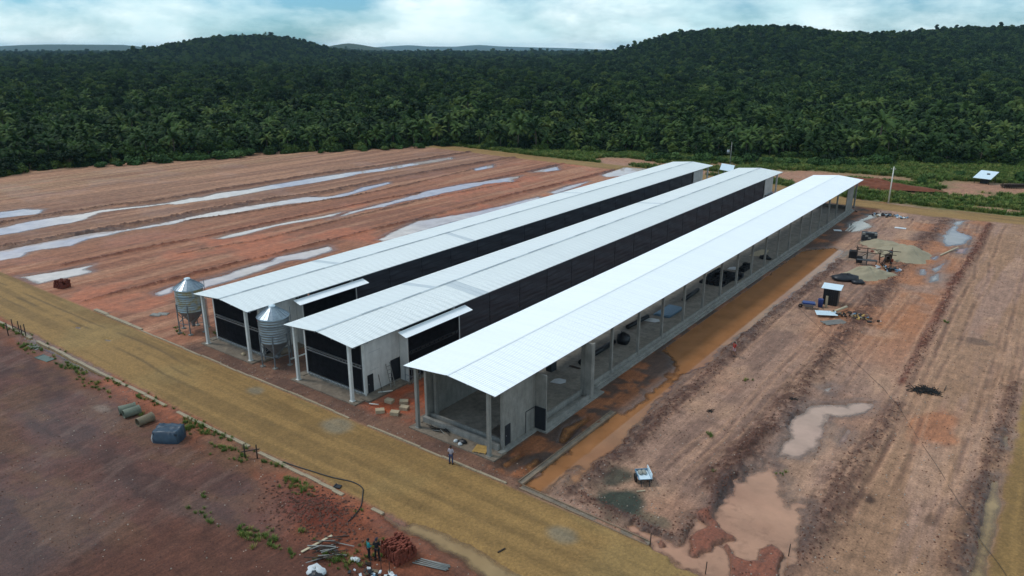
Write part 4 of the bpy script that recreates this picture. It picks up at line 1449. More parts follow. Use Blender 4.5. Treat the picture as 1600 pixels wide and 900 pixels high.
# ---------------------------------------------------------------- materials for the loose things
M_GALV = NT('galvanised_silo')
M_GALV.set(Base_Color=M_GALV.scale_col(lin(146, 157, 164), M_GALV.remap(M_GALV.noise(1.3, 5, 0.6, M_GALV.mapping((1, 1, 3))), 0.3, 0.7, 0.72, 1.2)), Roughness=0.36, Metallic=0.75)
M_GALV = M_GALV.m
M_GALV_BLUE = NT('stained_silo_band')
M_GALV_BLUE.set(Base_Color=M_GALV_BLUE.mix(M_GALV_BLUE.remap(M_GALV_BLUE.noise(1.6, 5, 0.65), 0.42, 0.6, 0, 1), lin(150, 166, 174), lin(150, 140, 104)), Roughness=0.42, Metallic=0.55)
M_GALV_BLUE = M_GALV_BLUE.m
M_GALV_DULL = simple('dull_hopper_steel', (122, 128, 132), 0.5, 0.2, 2, metal=0.5)
M_RED = simple('red_paint', (176, 44, 40), 0.6, 0.1)
M_SKIN = simple('skin', (128, 88, 66), 0.6, 0.08)
M_HAIR = simple('black_hair', (24, 20, 18), 0.6, 0.1)
M_BRICK = simple('red_brick', (108, 52, 37), 0.9, 0.28, 2.2, rnd=0.15)
M_WOOD = simple('grey_timber', (128, 110, 88), 0.85, 0.25, 3, rnd=0.2)
M_WOODY = simple('yellow_timber', (186, 148, 84), 0.8, 0.2, 3, rnd=0.1)
M_PALEWOOD = simple('pale_board', (188, 172, 142), 0.8, 0.15, 3)
M_DARKWOOD = simple('dark_wood', (58, 46, 38), 0.85, 0.3, 3)
M_BLACK = simple('black_plastic', (26, 27, 30), 0.45, 0.3, 3)
M_TARP = simple('blue_grey_film', (44, 60, 74), 0.35, 0.25, 3, bump=0.5)
M_TARPTOP = simple('black_tarp', (34, 35, 40), 0.4, 0.3, 2, bump=0.5)
M_SHEET = simple('bright_metal_sheet', (206, 220, 226), 0.35, 0.08, 2)
M_BLUE = simple('blue_plastic', (40, 62, 118), 0.5, 0.15)
M_BLUEG = simple('blue_grey_metal', (120, 150, 170), 0.4, 0.15, 3, metal=0.4)
M_BAGW = simple('white_sack', (205, 208, 208), 0.75, 0.15, 3)
M_PIPEC = concrete('old_pipe_concrete', (112, 116, 100), 0.25)
M_BLOCK = concrete('pale_block', (176, 156, 126), 0.15)
M_SAND = simple('pale_sand', (154, 141, 116), 0.95, 0.10, 1.2, bump=0.3)
M_GREYWOOD = simple('weathered_grey_stick', (134, 132, 126), 0.85, 0.2, 3)
M_GREEN_GREY = simple('green_grey_mat', (92, 104, 96), 0.8, 0.15)
M_PVC = simple('white_pvc', (208, 204, 192), 0.5, 0.08)
M_ASH = simple('charred_brush', (34, 32, 30), 0.95, 0.4, 4)


def gz(x, y):
    return float(ground_fields(np.array([float(x)]), np.array([float(y)]))[0][0])


# ---------------------------------------------------------------- kerbs and channels of the setting
def rough_kerb(name, a, b, w, h, seg, seed, gaps=0.0, mat=None):
    """a poured kerb in uneven lengths"""
    g = random.Random(seed)
    K = tag(empty(name, (a[0], a[1], 0)), kind='structure')
    a, b = Vector((a[0], a[1], 0)), Vector((b[0], b[1], 0))
    L = (b - a).length
    ang = math.atan2(b.y - a.y, b.x - a.x)
    s = 0.0
    while s < L - 0.2:
        l = min(seg * g.uniform(0.7, 1.3), L - s)
        if g.random() >= gaps:
            m = MB().box(0, l - 0.03, -w / 2 * g.uniform(0.8, 1.1), w / 2 * g.uniform(0.8, 1.1), -0.25, h * g.uniform(0.75, 1.15))
            o = m.build('kerb_length', mat or M_KERB, K, (math.cos(ang) * s, math.sin(ang) * s + g.uniform(-0.06, 0.06), 0), (0, g.uniform(-0.012, 0.012), ang + g.uniform(-0.02, 0.02)))
        s += l
    return K


rough_kerb('kerb', (-88, 41.15), (-31.2, 41.2), 0.20, 0.12, 3.0, 4, 0.06)
rough_kerb('kerb', (-100.3, 41.3), (-88.2, 41.3), 0.42, 0.20, 3.2, 5, 0.0)
rough_kerb('road_edging', (-106, 31.9), (-36.2, 32.35), 0.34, 0.10, 1.6, 6, 0.16, M_KERB)


M_CHAN = concrete('muddy_concrete', (132, 110, 88), 0.25)


def channel(name, a, b, label):
    a, b = Vector((a[0], a[1], 0)), Vector((b[0], b[1], 0))
    ang = math.atan2(b.y - a.y, b.x - a.x)
    L = (b - a).length
    C_ = tag(empty(name, tuple(a), ang), label, 'channel')
    MB().box(0, L, 0.20, 0.28, -0.3, 0.10).build('channel_wall', M_CHAN, C_)
    MB().box(0, L, -0.28, -0.20, -0.3, 0.09).build('channel_wall', M_CHAN, C_)
    MB().box(0, L, -0.20, 0.20, -0.3, 0.015).build('channel_bed', M_SLAB, C_)
    return C_


channel('concrete_channel', (-30.35, 42.0), (-30.35, 57.3), 'low twin walled concrete channel running along the orange ditch')
channel('concrete_channel', (-30.0, 41.55), (-18.5, 41.2), 'low twin walled concrete channel along the edge of the gravel road')

# ---------------------------------------------------------------- silos


def silo(x, y, label, stained, mark):
    S = tag(empty('feed_silo', (x, y, 0)), label, 'silo', 'two feed silos by the barns')
    R_ = 1.64
    z0, z1 = 2.8, 5.65
    prof = []
    n = 40
    for k in range(n + 1):
        z = z0 + (z1 - z0) * k / n
        prof.append((R_ + 0.028 * math.sin(k * PI / 2 * 1.0), z))
    b = MB().lathe(prof, 36).build('body', M_GALV_BLUE if stained else M_GALV, S)
    for z in (z0 + 0.95, z0 + 1.9):
        MB().lathe([(R_ + 0.03, z - 0.03), (R_ + 0.045, z), (R_ + 0.03, z + 0.03)], 36).build('ring', M_GALV_DULL, b)
    MB().lathe([(0.22, 0.95), (R_, z0 - 0.02)], 24, smooth=False).build('hopper', M_GALV_DULL, S)
    MB().tube([(0, 0, 0.95), (0, 0, 0.55)], 0.2, 10).build('outlet', M_GALV_DULL, S)
    rf = MB().lathe([(R_ + 0.14, z1 - 0.05), (R_ + 0.1, z1 + 0.02), (0.34, z1 + 1.02)], 20, smooth=False).build('roof', M_GALV, S)
    MB().lathe([(0.36, z1 + 1.0), (0.36, z1 + 1.14), (0.1, z1 + 1.22)], 16, cap=(False, True)).build('cap', M_SHEET, rf)
    for k in range(20):
        a = 2 * PI * k / 20
        c, s_ = math.cos(a), math.sin(a)
        MB().bar((c * (R_ + 0.1), s_ * (R_ + 0.1), z1 + 0.045), (c * 0.36, s_ * 0.36, z1 + 1.035), 0.035).build('roof_rib', M_GALV, rf)
    # hatch with a red cover towards the front
    a = math.radians(-75 if mark else 20)
    MB().lathe([(0.16, 0), (0.16, 0.08)], 10, cap=(True, True)).build('hatch', M_RED, rf, (math.cos(a) * 1.0, math.sin(a) * 1.0, z1 + 0.40), (0, math.radians(38), a))
    feet = []
    for k in range(6):
        a = 2 * PI * (k + 0.25) / 6
        c, s_ = math.cos(a), math.sin(a)
        r1 = R_ + 0.05
        lg = MB().bar((c * r1, s_ * r1, 0.12), (c * r1, s_ * r1, z0 + 1.0), 0.11).build('leg', M_GALV_DULL, S)
        MB().box(c * r1 - 0.22, c * r1 + 0.22, s_ * r1 - 0.22, s_ * r1 + 0.22, -0.25, 0.12).build('footing', M_CONC, lg)
        feet.append((c * r1, s_ * r1))
    for k in range(6):
        p, q = feet[k], feet[(k + 1) % 6]
        MB().bar((p[0], p[1], 1.3), (q[0], q[1], 1.3), 0.06).build('brace', M_GALV_DULL, S)
        MB().bar((p[0], p[1], 1.35), (q[0], q[1], 2.6), 0.05).build('brace', M_GALV_DULL, S)
    lad = MB()
    for dy in (-0.18, 0.18):
        lad.bar((R_ + 0.2, dy, 0.4), (R_ + 0.2, dy, z1 + 0.9), 0.035)
    for k in range(18):
        lad.bar((R_ + 0.2, -0.18, 0.6 + 0.3 * k), (R_ + 0.2, 0.18, 0.6 + 0.3 * k), 0.03)
    lad.build('ladder', M_GALV_DULL, S, rot=(0, 0, math.radians(48)))
    if mark:                                        # red lettering near the top of the drum, cut off by the curve
        lt = MB()
        st = [((0, 0), (0, .5)), ((0, .5), (.26, 0)), ((.26, 0), (.26, .5)), ((-.16, 0), (-.42, 0)), ((-.42, 0), (-.42, .5)), ((-.16, .5), (-.42, .5)), ((-.2, .26), (-.42, .26))]
        for (u0, v0), (u1, v1) in st:
            p = []
            for (u, v) in ((u0, v0), (u1, v1)):
                an = math.radians(214) + u / R_
                p.append((math.cos(an) * (R_ + 0.05), math.sin(an) * (R_ + 0.05), z1 - 0.75 + v))
            lt.bar(p[0], p[1], 0.07, 0.03)
        lt.build('red_lettering', M_RED, S)
    return S


silo(-82.9, 45.2, 'feed silo with yellow brown staining, left of the leftmost barn', True, False)
silo(-66.2, 45.2, 'ringed grey feed silo with a red roof mark, between two barns', False, True)
MB().tube([(-64.9, 46.0, 0.5), (-61.3, 48.6, 2.2)], 0.09, 8).build('feed_auger', M_PVC)
tag(bpy.data.objects['feed_auger'], 'pale auger tube slanting from the ringed silo to the middle barn', 'tube')

# ---------------------------------------------------------------- people


def skin_mesh(name, chains, mat, parent, sub=2):
    """chains of (point, radius); equal points are joined"""
    pts, rad, edges, key = [], [], [], {}
    for ch in chains:
        last = None
        for (p, r) in ch:
            k = tuple(round(c, 3) for c in p)
            if k not in key:
                key[k] = len(pts)
                pts.append(p)
                rad.append(r)
            i = key[k]
            if last is not None and last != i:
                edges.append((last, i))
            last = i
    me = bpy.data.meshes.new(name)
    me.from_pydata(pts, edges, [])
    me.materials.append(mat)
    o = put(name, me, parent)
    md = o.modifiers.new('skin', 'SKIN')
    md.use_smooth_shade = True
    for i, sv in enumerate(me.skin_vertices[0].data):
        rr = rad[i]
        sv.radius = rr if isinstance(rr, tuple) else (rr, rr)
        sv.use_root = i == 0
    o.modifiers.new('sub', 'SUBSURF').levels = sub
    o.modifiers['sub'].render_levels = sub
    return o


def person(loc, rz, label, shirt, trousers, arms, stance=0.11, shorts=False, cap=None, sleeves=True, h=1.72):
    P = tag(empty('person', loc, rz), label, 'person')
    P.scale = (h / 1.72,) * 3
    pel, waist, chest, neck = (0, 0, 0.95), (0, 0, 1.08), (0, 0.01, 1.33), (0, 0, 1.47)
    chains = [[(pel, (0.13, 0.09)), (waist, (0.12, 0.085)), (chest, (0.14, 0.095)), (neck, 0.052), ((0, 0.015, 1.56), (0.075, 0.085)), ((0, 0.02, 1.64), (0.078, 0.092)), ((0, 0.01, 1.705), (0.05, 0.06))]]
    sh, tr = [[(pel, (0.15, 0.11)), (waist, (0.145, 0.105)), (chest, (0.165, 0.115)), ((0, 0, 1.44), 0.075)]], []
    for s in (-1, 1):
        hip, knee, ank = (s * 0.095, 0, 0.90), (s * (0.095 + stance * 0.25), 0.015, 0.50), (s * (0.095 + stance * 0.45), -0.01, 0.09)
        chains.append([(pel, (0.13, 0.09)), (hip, 0.085), (knee, 0.055), (ank, 0.038), ((ank[0], 0.13, 0.035), 0.03)])
        end = (knee[0], knee[1], 0.56) if shorts else (ank[0], ank[1], 0.11)
        tr.append([((0, 0, 0.97), (0.14, 0.105)), (hip, 0.10), (knee if not shorts else (s * 0.11, 0.01, 0.7), 0.074 if not shorts else 0.09), (end, 0.06 if not shorts else 0.085)])
        MB().box(ank[0] - 0.045, ank[0] + 0.045, -0.08, 0.18, 0.0, 0.07).build('shoe', M_BLACK, P)
        sd_ = (s * 0.17, 0, 1.40)
        el, wr, hd = arms[0 if s < 0 else 1]
        chains.append([(chest, (0.14, 0.095)), (sd_, 0.058), (el, 0.042), (wr, 0.030)])
        pw = Vector(wr)
        dr = (Vector(hd) - pw).normalized()
        side = dr.cross(Vector((1, 0.2, 0.1))).normalized()
        palm = pw + dr * 0.07
        chains.append([(wr, 0.030), (tuple(palm), (0.036, 0.02))])
        for q, (o_, ln) in enumerate(((-0.03, 0.065), (-0.010, 0.08), (0.010, 0.085), (0.03, 0.07))):
            b_ = palm + side * o_ + dr * 0.03
            chains.append([(tuple(palm), (0.036, 0.02)), (tuple(b_), 0.010), (tuple(b_ + dr * ln * 0.5), 0.009), (tuple(b_ + dr * ln * 0.9 + Vector((0, 0.02, 0))), 0.008)])
        tb = pw + dr * 0.03 + side * 0.045
        chains.append([(wr, 0.030), (tuple(tb), 0.011), (tuple(tb + dr * 0.045 + side * 0.012), 0.009)])
        sh.append([(chest, (0.165, 0.115)), (sd_, 0.076), (el if sleeves else tuple(Vector(sd_).lerp(Vector(el), 0.6)), 0.058)] + ([(tuple(Vector(el).lerp(Vector(wr), 0.85)), 0.046)] if sleeves == 2 else []))
    skin_mesh('body', chains, M_SKIN, P, 1)
    skin_mesh('shirt', sh, shirt, P)
    skin_mesh('trousers', tr, trousers, P)
    hr = MB().lathe([(0.001, 0.115), (0.06, 0.10), (0.094, 0.05), (0.099, -0.01), (0.088, -0.06)], 12)
    hr.build('hair' if cap is None else 'cap', cap or M_HAIR, P, (0, 0.0, 1.645), (math.radians(-14), 0, 0))
    if cap:
        MB().box(-0.07, 0.07, 0.07, 0.2, 1.655, 1.67).build('cap_peak', cap, P)
    for s in (-1, 1):
        MB().tube([(s * 0.088, 0.015, 1.60), (s * 0.092, 0.0, 1.655)], [0.014, 0.016], 6).build('ear', M_SKIN, P)
        MB().lathe([(0.001, -0.012), (0.012, 0), (0.001, 0.012)], 6).build('eye', M_HAIR, P, (s * 0.032, 0.105, 1.625))
    MB().tube([(0, 0.10, 1.63), (0, 0.135, 1.595)], [0.010, 0.018], 6).build('nose', M_SKIN, P)
    MB().box(-0.025, 0.025, 0.098, 0.108, 1.555, 1.562).build('mouth', M_RED, P)
    return P


M_GREYSHIRT = simple('pale_grey_shirt', (168, 160, 166), 0.85, 0.08)
M_JEANS = simple('blue_jeans', (52, 66, 96), 0.85, 0.12)
M_REDSHIRT = simple('red_shirt', (168, 44, 44), 0.85, 0.1)
M_PINKSHORT = simple('pale_pink_shorts', (188, 152, 152), 0.85, 0.1)
M_TEAL = simple('teal_jacket', (40, 132, 134), 0.8, 0.1)
M_BLACKC = simple('black_cloth', (26, 26, 30), 0.85, 0.15)
hang = [((-0.24, -0.02, 1.14), (-0.25, 0.05, 0.90), (-0.25, 0.08, 0.78)), ((0.24, -0.02, 1.14), (0.25, 0.05, 0.90), (0.25, 0.08, 0.78))]
hip_ = [((-0.33, -0.06, 1.18), (-0.17, 0.07, 1.02), (-0.12, 0.13, 0.98)), ((0.24, -0.02, 1.14), (0.25, 0.05, 0.90), (0.25, 0.08, 0.78))]
phone = [((-0.24, 0.02, 1.15), (-0.20, 0.22, 1.05), (-0.16, 0.30, 1.07)), ((0.25, 0.02, 1.16), (0.20, 0.24, 1.25), (0.16, 0.30, 1.30))]
person((-36.7, 40.75, 0.05), math.radians(15), 'person in a pale grey shirt and jeans by the nearest barn, back turned', M_GREYSHIRT, M_JEANS, hang, sleeves=1)
person((-25.9, 77.1, gz(-25.9, 77.1)), math.radians(150), 'person in a red top and pale shorts beside the orange pond', M_REDSHIRT, M_PINKSHORT, hip_, shorts=True, sleeves=False)
person((-33.25, 28.25, gz(-33.25, 28.25)), math.radians(-30), 'person in a teal jacket and black trousers beside the brick stack', M_TEAL, M_BLACKC, phone, sleeves=2, h=1.66)
person((-32.70, 28.50, gz(-32.7, 28.5)), math.radians(25), 'person in black clothes and a dark cap touching the brick stack', M_BLACKC, M_BLACKC, phone, cap=simple('dark_cap', (44, 44, 58), 0.8), sleeves=1, h=1.76)

# ---------------------------------------------------------------- brick stacks


def brick_stack(loc, rz, nx, ny, nz, label, seed):
    B_ = tag(empty('brick_stack', loc, rz), label, 'bricks')
    g = random.Random(seed)
    m = MB()
    bx, by, bz = 0.15, 0.24, 0.30
    for k in range(nz):
        for j in range(ny):
            for i in range(nx):
                if 0 < i < nx - 1 and 0 < j < ny - 1 and k < nz - 1:
                    continue
                if k == nz - 1 and (i in (0, nx - 1) or j in (0, ny - 1)) and g.random() < 0.6:
                    continue
                if k == nz - 1 and g.random() < 0.3 or k == nz - 2 and (i in (0, nx - 1) or j in (0, ny - 1)) and g.random() < 0.12:
                    continue
                x, y = (i - nx / 2) * bx + g.uniform(-0.06, 0.06), (j - ny / 2) * by + g.uniform(-0.05, 0.05)
                m.box(x, x + bx - 0.012, y, y + by - 0.012, k * bz, k * bz + bz - 0.01 + (g.uniform(-0.1, 0.04) if k == nz - 1 else 0))
    tag(m.build('bricks', M_BRICK, B_), kind='stuff')
    return B_


brick_stack((-31.9, 29.75, -0.03), math.radians(-8), 13, 7, 4, 'big stack of red bricks beside two standing people', 3)
brick_stack((-114.4, 43.3, -0.03), math.radians(12), 12, 6, 4, 'red brick stack at the far left end of the flooded field', 4)

# ---------------------------------------------------------------- concrete pipes, wrapped pallet


def pipe(x, y, rz, label, mat):
    m = MB()
    n = 20
    prof = [(0.42, -0.75), (0.42, 0.55), (0.47, 0.58), (0.47, 0.75), (0.37, 0.75), (0.37, -0.75), (0.42, -0.75)]
    m.lathe(prof, n, smooth=False)
    o = m.build('concrete_pipe', mat, None, (x, y, gz(x, y) + 0.40), (0, PI / 2, rz))
    return tag(o, label, 'pipe', 'three concrete pipes')


pipe(-67.95, 29.25, math.radians(72), 'short concrete pipe, leftmost of the three beside the dirt verge', M_PIPEC)
pipe(-66.95, 29.15, math.radians(82), 'greenish concrete pipe lying close against the leftmost pipe', M_PIPEC)
pipe(-64.4, 29.1, math.radians(92), 'brownish concrete pipe lying apart, nearest the blue wrapped stack', concrete('brown_pipe', (124, 110, 88), 0.2))

T_ = tag(empty('wrapped_stack', (-59.75, 28.85, 0), math.radians(33)), 'stack wrapped in blue grey plastic film beside the concrete pipes', 'wrapped pallet')
m = MB()
g = random.Random(8)
nu, nv = 14, 10
v = []
for i in range(nu + 1):
    for j in range(nv + 1):
        a, b = -1.25 + 2.5 * i / nu, -0.85 + 1.7 * j / nv
        ed = max(abs(a) / 1.25, abs(b) / 0.85)
        z = 1.12 if ed < 0.86 else 1.12 - (ed - 0.86) / 0.14 * 1.12
        k = (1.0 if ed < 0.86 else 0.86 / ed) * (1.10 + 0.06 * (1 - z / 1.12) - 0.10 * (abs(a) / 1.25) * (abs(b) / 0.85))
        v.append((a * k + g.uniform(-.02, .02), b * k + g.uniform(-.02, .02), max(0, z + (g.uniform(-.06, .06) if z > 0.3 else 0) + 0.10 * (b > 0) * (z > 1))))
m.add(v, [(i * (nv + 1) + j, (i + 1) * (nv + 1) + j, (i + 1) * (nv + 1) + j + 1, i * (nv + 1) + j + 1) for i in range(nu) for j in range(nv)], True)
m.build('film', M_TARP, T_)
MB().box(-1.1, 1.1, -0.72, 0.72, -0.05, 0.95).build('load', simple('dark_load', (40, 48, 56), 0.7), T_)
MB().tube([(-1.15, -0.6, 0.85), (-1.3, -0.62, 0.4), (-1.22, -0.66, 0.05)], 0.05, 6).build('loose_flap', M_BAGW, T_)

# ---------------------------------------------------------------- fences, stakes, boards in the foreground
F_ = tag(empty('timber_fence', (-99.5, 31.4, 0)), 'row of dark stakes with a low rail at the left road edge', 'fence')
for (x, y, hh) in ((0.1, -0.8, 1.7), (-1.4, 0.3, 1.5), (-0.1, 0.5, 1.5), (0.9, 0.4, 1.2), (2.0, 0.4, 1.6)):
    MB().tube([(x, y, -0.3), (x + 0.05, y, hh)], 0.06, 6).build('stake', M_DARKWOOD, F_)
MB().bar((-1.4, 0.36, 0.55), (2.0, 0.46, 0.5), 0.07).build('rail', M_DARKWOOD, F_)
F_ = tag(empty('timber_barrier', (-51.1, 31.3, 0)), 'two dark stakes joined by a crossbar on the grassy verge', 'barrier')
MB().tube([(-0.45, -0.3, -0.3), (-0.45, -0.3, 1.35)], 0.06, 6).build('stake', M_DARKWOOD, F_)
MB().tube([(0.4, 0.3, -0.3), (0.42, 0.3, 1.3)], 0.065, 6).build('stake', M_DARKWOOD, F_)
MB().bar((-0.75, -0.42, 0.55), (0.62, 0.47, 0.9), 0.08).build('crossbar', M_DARKWOOD, F_)
for (x, y, hh, lb) in ((-18.35, 41.0, 1.1, 'thin stake at the end of the concrete channel'), (-14.1, 40.7, 0.9, 'thin stake standing in the clay puddle beside the road'), (-10.2, 45.9, 0.9, 'thin stake on the mud island at the right of the clay puddle')):
    m = MB().tube([(0, 0, -0.4), (0.03, 0.02, hh)], 0.035, 6)
    tag(m.build('stake', M_DARKWOOD, None, (x, y, 0)), lb, 'stake', 'thin survey stakes')
tag(MB().box(-1.15, 1.15, -0.5, 0.5, 0, 0.06).box(-1.2, -1.1, -0.55, 0.55, 0.06, 0.1).box(1.1, 1.2, -0.55, 0.55, 0.06, 0.1).build('mat', M_GREEN_GREY, None, (-88.3, 30.2, gz(-88.3, 30.2)), (0, 0.02, math.radians(8))), 'flat green grey panel lying on the verge left of the road', 'panel')
B_ = tag(empty('plank_bundle', (-92.8, 30.9, gz(-92.8, 30.9)), math.radians(2)), 'small bundle of grey planks by the left stakes', 'planks')
for k in range(4):
    MB().box(-1.1 + 0.1 * k, 1.1, -0.32 + k * 0.17, -0.19 + k * 0.17, 0.002, 0.05 + 0.02 * (k % 2)).build('plank', M_GREYWOOD, B_)
for (x, y, rz, lb) in ((-91.9, 45.2, 0.5, 'square concrete cover left of the stained silo, lower one'), (-91.5, 45.9, 0.6, 'square concrete cover left of the stained silo, upper one')):
    tag(MB().box(-0.7, 0.7, -0.42, 0.42, 0, 0.1).box(-0.6, 0.6, -0.33, 0.33, 0.1, 0.14).build('concrete_cover', M_CONC, None, (x, y, gz(x, y) + 0.02), (0.05, 0.02, rz)), lb, 'cover', 'concrete covers')

# black hose looping over the road edge
pts = [(-48.5, 32.5), (-45.7, 32.9), (-43.0, 33.4), (-41.3, 33.9), (-40.0, 33.8), (-39.2, 33.1), (-38.3, 32.1), (-37.6, 30.8), (-37.4, 29.9)]
fine = []
for i in range(len(pts) - 1):
    for q in range(4):
        u = q / 4
        p0, p1, p2, p3 = pts[max(i - 1, 0)], pts[i], pts[i + 1], pts[min(i + 2, len(pts) - 1)]
        f_ = lambda a, b, c, d: 0.5 * (2 * b + (c - a) * u + (2 * a - 5 * b + 4 * c - d) * u * u + (3 * b - a - 3 * c + d) * u ** 3)
        fine.append((f_(p0[0], p1[0], p2[0], p3[0]), f_(p0[1], p1[1], p2[1], p3[1])))
tag(MB().tube([(x, y, max(gz(x, y), -0.02) + 0.05) for x, y in fine], 0.045, 6).build('hose', M_BLACK), 'black hose looping across the near road edge', 'hose')
cb = [(-25.6, 99.4), (-21, 93), (-17.2, 87.8), (-14.5, 83.8), (-10.5, 78.4), (-7.6, 73), (-5.2, 67.9), (-3.4, 64.3), (-2.0, 61.0), (-0.8, 58.3), (0.2, 56.0), (1.9, 52.8), (3.5, 49)]
fine = [(a[0] + (b[0] - a[0]) * u, a[1] + (b[1] - a[1]) * u) for a, b in zip(cb[:-1], cb[1:]) for u in (0, 0.34, 0.67)]
tag(MB().tube([(x, y, max(gz(x, y), -0.05) + 0.02) for x, y in fine], 0.016, 5).build('cable', M_BLACK), 'thin dark cable trailing across the right hand field', 'cable')

# scrap timber and sacks near the brick stack
g = random.Random(21)
S_ = tag(empty('scrap_timber', (-36.2, 26.9, 0.0)), 'heap of dark sticks and grey laths left of the two people', 'timber heap')
for k in range(26):
    a = math.radians(g.gauss(38, 16))
    L = g.uniform(0.8, 2.2)
    x, y, z = g.gauss(0, 0.55), g.gauss(0.1, 0.5), 0.06 + 0.012 * k
    MB().bar((x - math.cos(a) * L / 2, y - math.sin(a) * L / 2, z), (x + math.cos(a) * L / 2, y + math.sin(a) * L / 2, z + g.uniform(-0.03, 0.08)), g.uniform(0.04, 0.09), 0.04).build('stick', M_GREYWOOD if g.random() < 0.4 else M_DARKWOOD, S_)
tag(MB().box(-1.25, 1.25, -0.09, 0.09, 0, 0.05).build('board', M_PALEWOOD, None, (-37.35, 27.1, gz(-37.35, 27.1) + 0.06), (0, 0, math.radians(84))), 'long pale board lying beyond the dark stick heap', 'board')
P4 = tag(empty('pole_bundle', (-29.4, 30.45, -0.02), math.radians(14)), 'grey green poles lying right of the big brick stack', 'poles')
for k in range(5):
    MB().tube([(-1.3 + 0.1 * k, -0.42 + k * 0.19 - (0.2 if k == 4 else 0), 0.06), (1.2 + 0.1 * (k % 2), -0.25 + k * 0.13, 0.07)], 0.05, 6).build('pole', M_GREYWOOD, P4)


def sack(name, x, y, s, mat, label, rz=0.0, z=None, cat='sack'):
    """a slumped bag or bundle"""
    g = np.random.default_rng(int(abs(x * 37 + y * 11)))
    m = MB().lathe([(0.02, 0.02), (0.8, 0.0), (1.0, 0.18), (0.85, 0.42), (0.45, 0.56), (0.03, 0.6)], 14)
    v = np.array(m.v)
    r = 1 + (fbm(v[:, 0] * 2 + x, v[:, 1] * 2 + y + v[:, 2] * 3, 3, 5) - 0.5) * 0.9
    v[:, :2] *= r[:, None]
    v[:, 2] *= 0.8 + 0.5 * g.random(len(v))
    m.v = [tuple(q) for q in v * np.array(s)]
    o = m.build(name, mat, None, (x, y, gz(x, y) if z is None else z), (0, 0, rz))
    return tag(o, label, cat)


sack('tarp_bundle', -35.0, 25.1, (0.75, 0.5, 0.8), M_BAGW, 'crumpled white sheet at the bottom edge below the stick heap', 0.4)
sack('dark_bundle', -34.6, 24.8, (0.6, 0.45, 0.7), M_TARPTOP, 'dark crumpled bundle beside the white sheet at the bottom edge', 0.2)
R_ = tag(empty('rubbish_heap', (-31.4, 27.4, 0)), 'rubbish heap of white and grey scraps held by thin stakes, bottom edge', 'rubbish')
g = random.Random(31)
for k in range(46):
    s_ = g.uniform(0.06, 0.2)
    o = MB().box(-s_, s_, -s_ * 0.7, s_ * 0.7, -0.02, 0.05).build('scrap', g.choice([M_BAGW, M_BAGW, M_BLUEG, M_DARKWOOD, M_BLACK, M_WOOD]), R_, (g.gauss(0, 0.75), g.gauss(-0.2, 0.4), abs(g.gauss(0.18, 0.14))), (g.uniform(-.6, .6), g.uniform(-.6, .6), g.uniform(0, 3)))
for (x, y) in ((-0.85, 0.1), (-0.3, 0.5), (0.5, 0.5)):
    MB().tube([(x, y, -0.2), (x + 0.02, y, 1.1)], 0.025, 5).build('stake', M_DARKWOOD, R_)
sack('paper_scraps', -33.9, 27.6, (0.35, 0.22, 0.3), M_BAGW, 'small white paper scraps in the grass below the teal person', 0.3, cat='litter')
sack('white_bag', -32.9, 30.95, (0.36, 0.2, 0.35), M_BAGW, 'white plastic bag beside the pale ditch at the brick stack', 0.2, cat='bag')
tag(MB().bar((-26.5, 34.0, 0.08), (-26.35, 34.65, 0.08), 0.09).build('timber_offcut', M_DARKWOOD), 'dark timber offcut lying alone on the gravel road', 'offcut')
tag(MB().box(-0.28, 0.28, -0.2, 0.2, 0, 0.08).box(-0.3, -0.2, -0.22, 0.22, 0.08, 0.12).build('dark_tray', M_BLACK, None, (-41.7, 32.75, 0.08), (0.1, 0, 0.3)), 'small dark tray at the road edge by the hose', 'tray')

# ---------------------------------------------------------------- along the barn fronts
P_ = tag(empty('pallet', (-36.05, 44.0, 0.09), math.radians(18)), 'yellow wooden pallet beside the right front post of the nearest barn', 'pallet')
for k in range(8):
    MB().box(-0.62, 0.62, -0.6 + k * 0.155, -0.5 + k * 0.155, 0.1, 0.13).build('slat', M_WOODY, P_)
for x in (-0.55, 0, 0.55):
    MB().box(x - 0.05, x + 0.05, -0.6, 0.6, 0.0, 0.098).build('bearer', M_WOODY, P_)
sack('black_bag', -38.2, 44.0, (0.42, 0.30, 0.5), M_BLACK, 'black bag on the front slab of the nearest barn', 0.3, 0.085)
sack('white_sack', -38.75, 43.75, (0.20, 0.13, 0.4), M_BAGW, 'white sack beside the black bag at the nearest barn', 1.1, 0.085)
sack('white_sack', -38.1, 43.55, (0.2, 0.14, 0.4), M_BAGW, 'white sack in front of the black bag at the nearest barn', 0.5, 0.085)
J_ = tag(empty('rebar_heap', (-41.3, 44.35, 0.09)), 'tangle of dark rods on the slab before the nearest barn', 'rods')
g = random.Random(41)
for k in range(18):
    a = g.uniform(-0.5, 0.5)
    L = g.uniform(0.6, 1.5)
    x, y = g.gauss(0, 0.45), g.gauss(0, 0.18)
    MB().bar((x - L / 2 * math.cos(a), y - L / 2 * math.sin(a), 0.03 + 0.012 * k), (x + L / 2 * math.cos(a), y + L / 2 * math.sin(a), 0.05 + 0.014 * k), 0.04).build('rod', M_BLACK if k % 3 else M_GREYWOOD, J_)
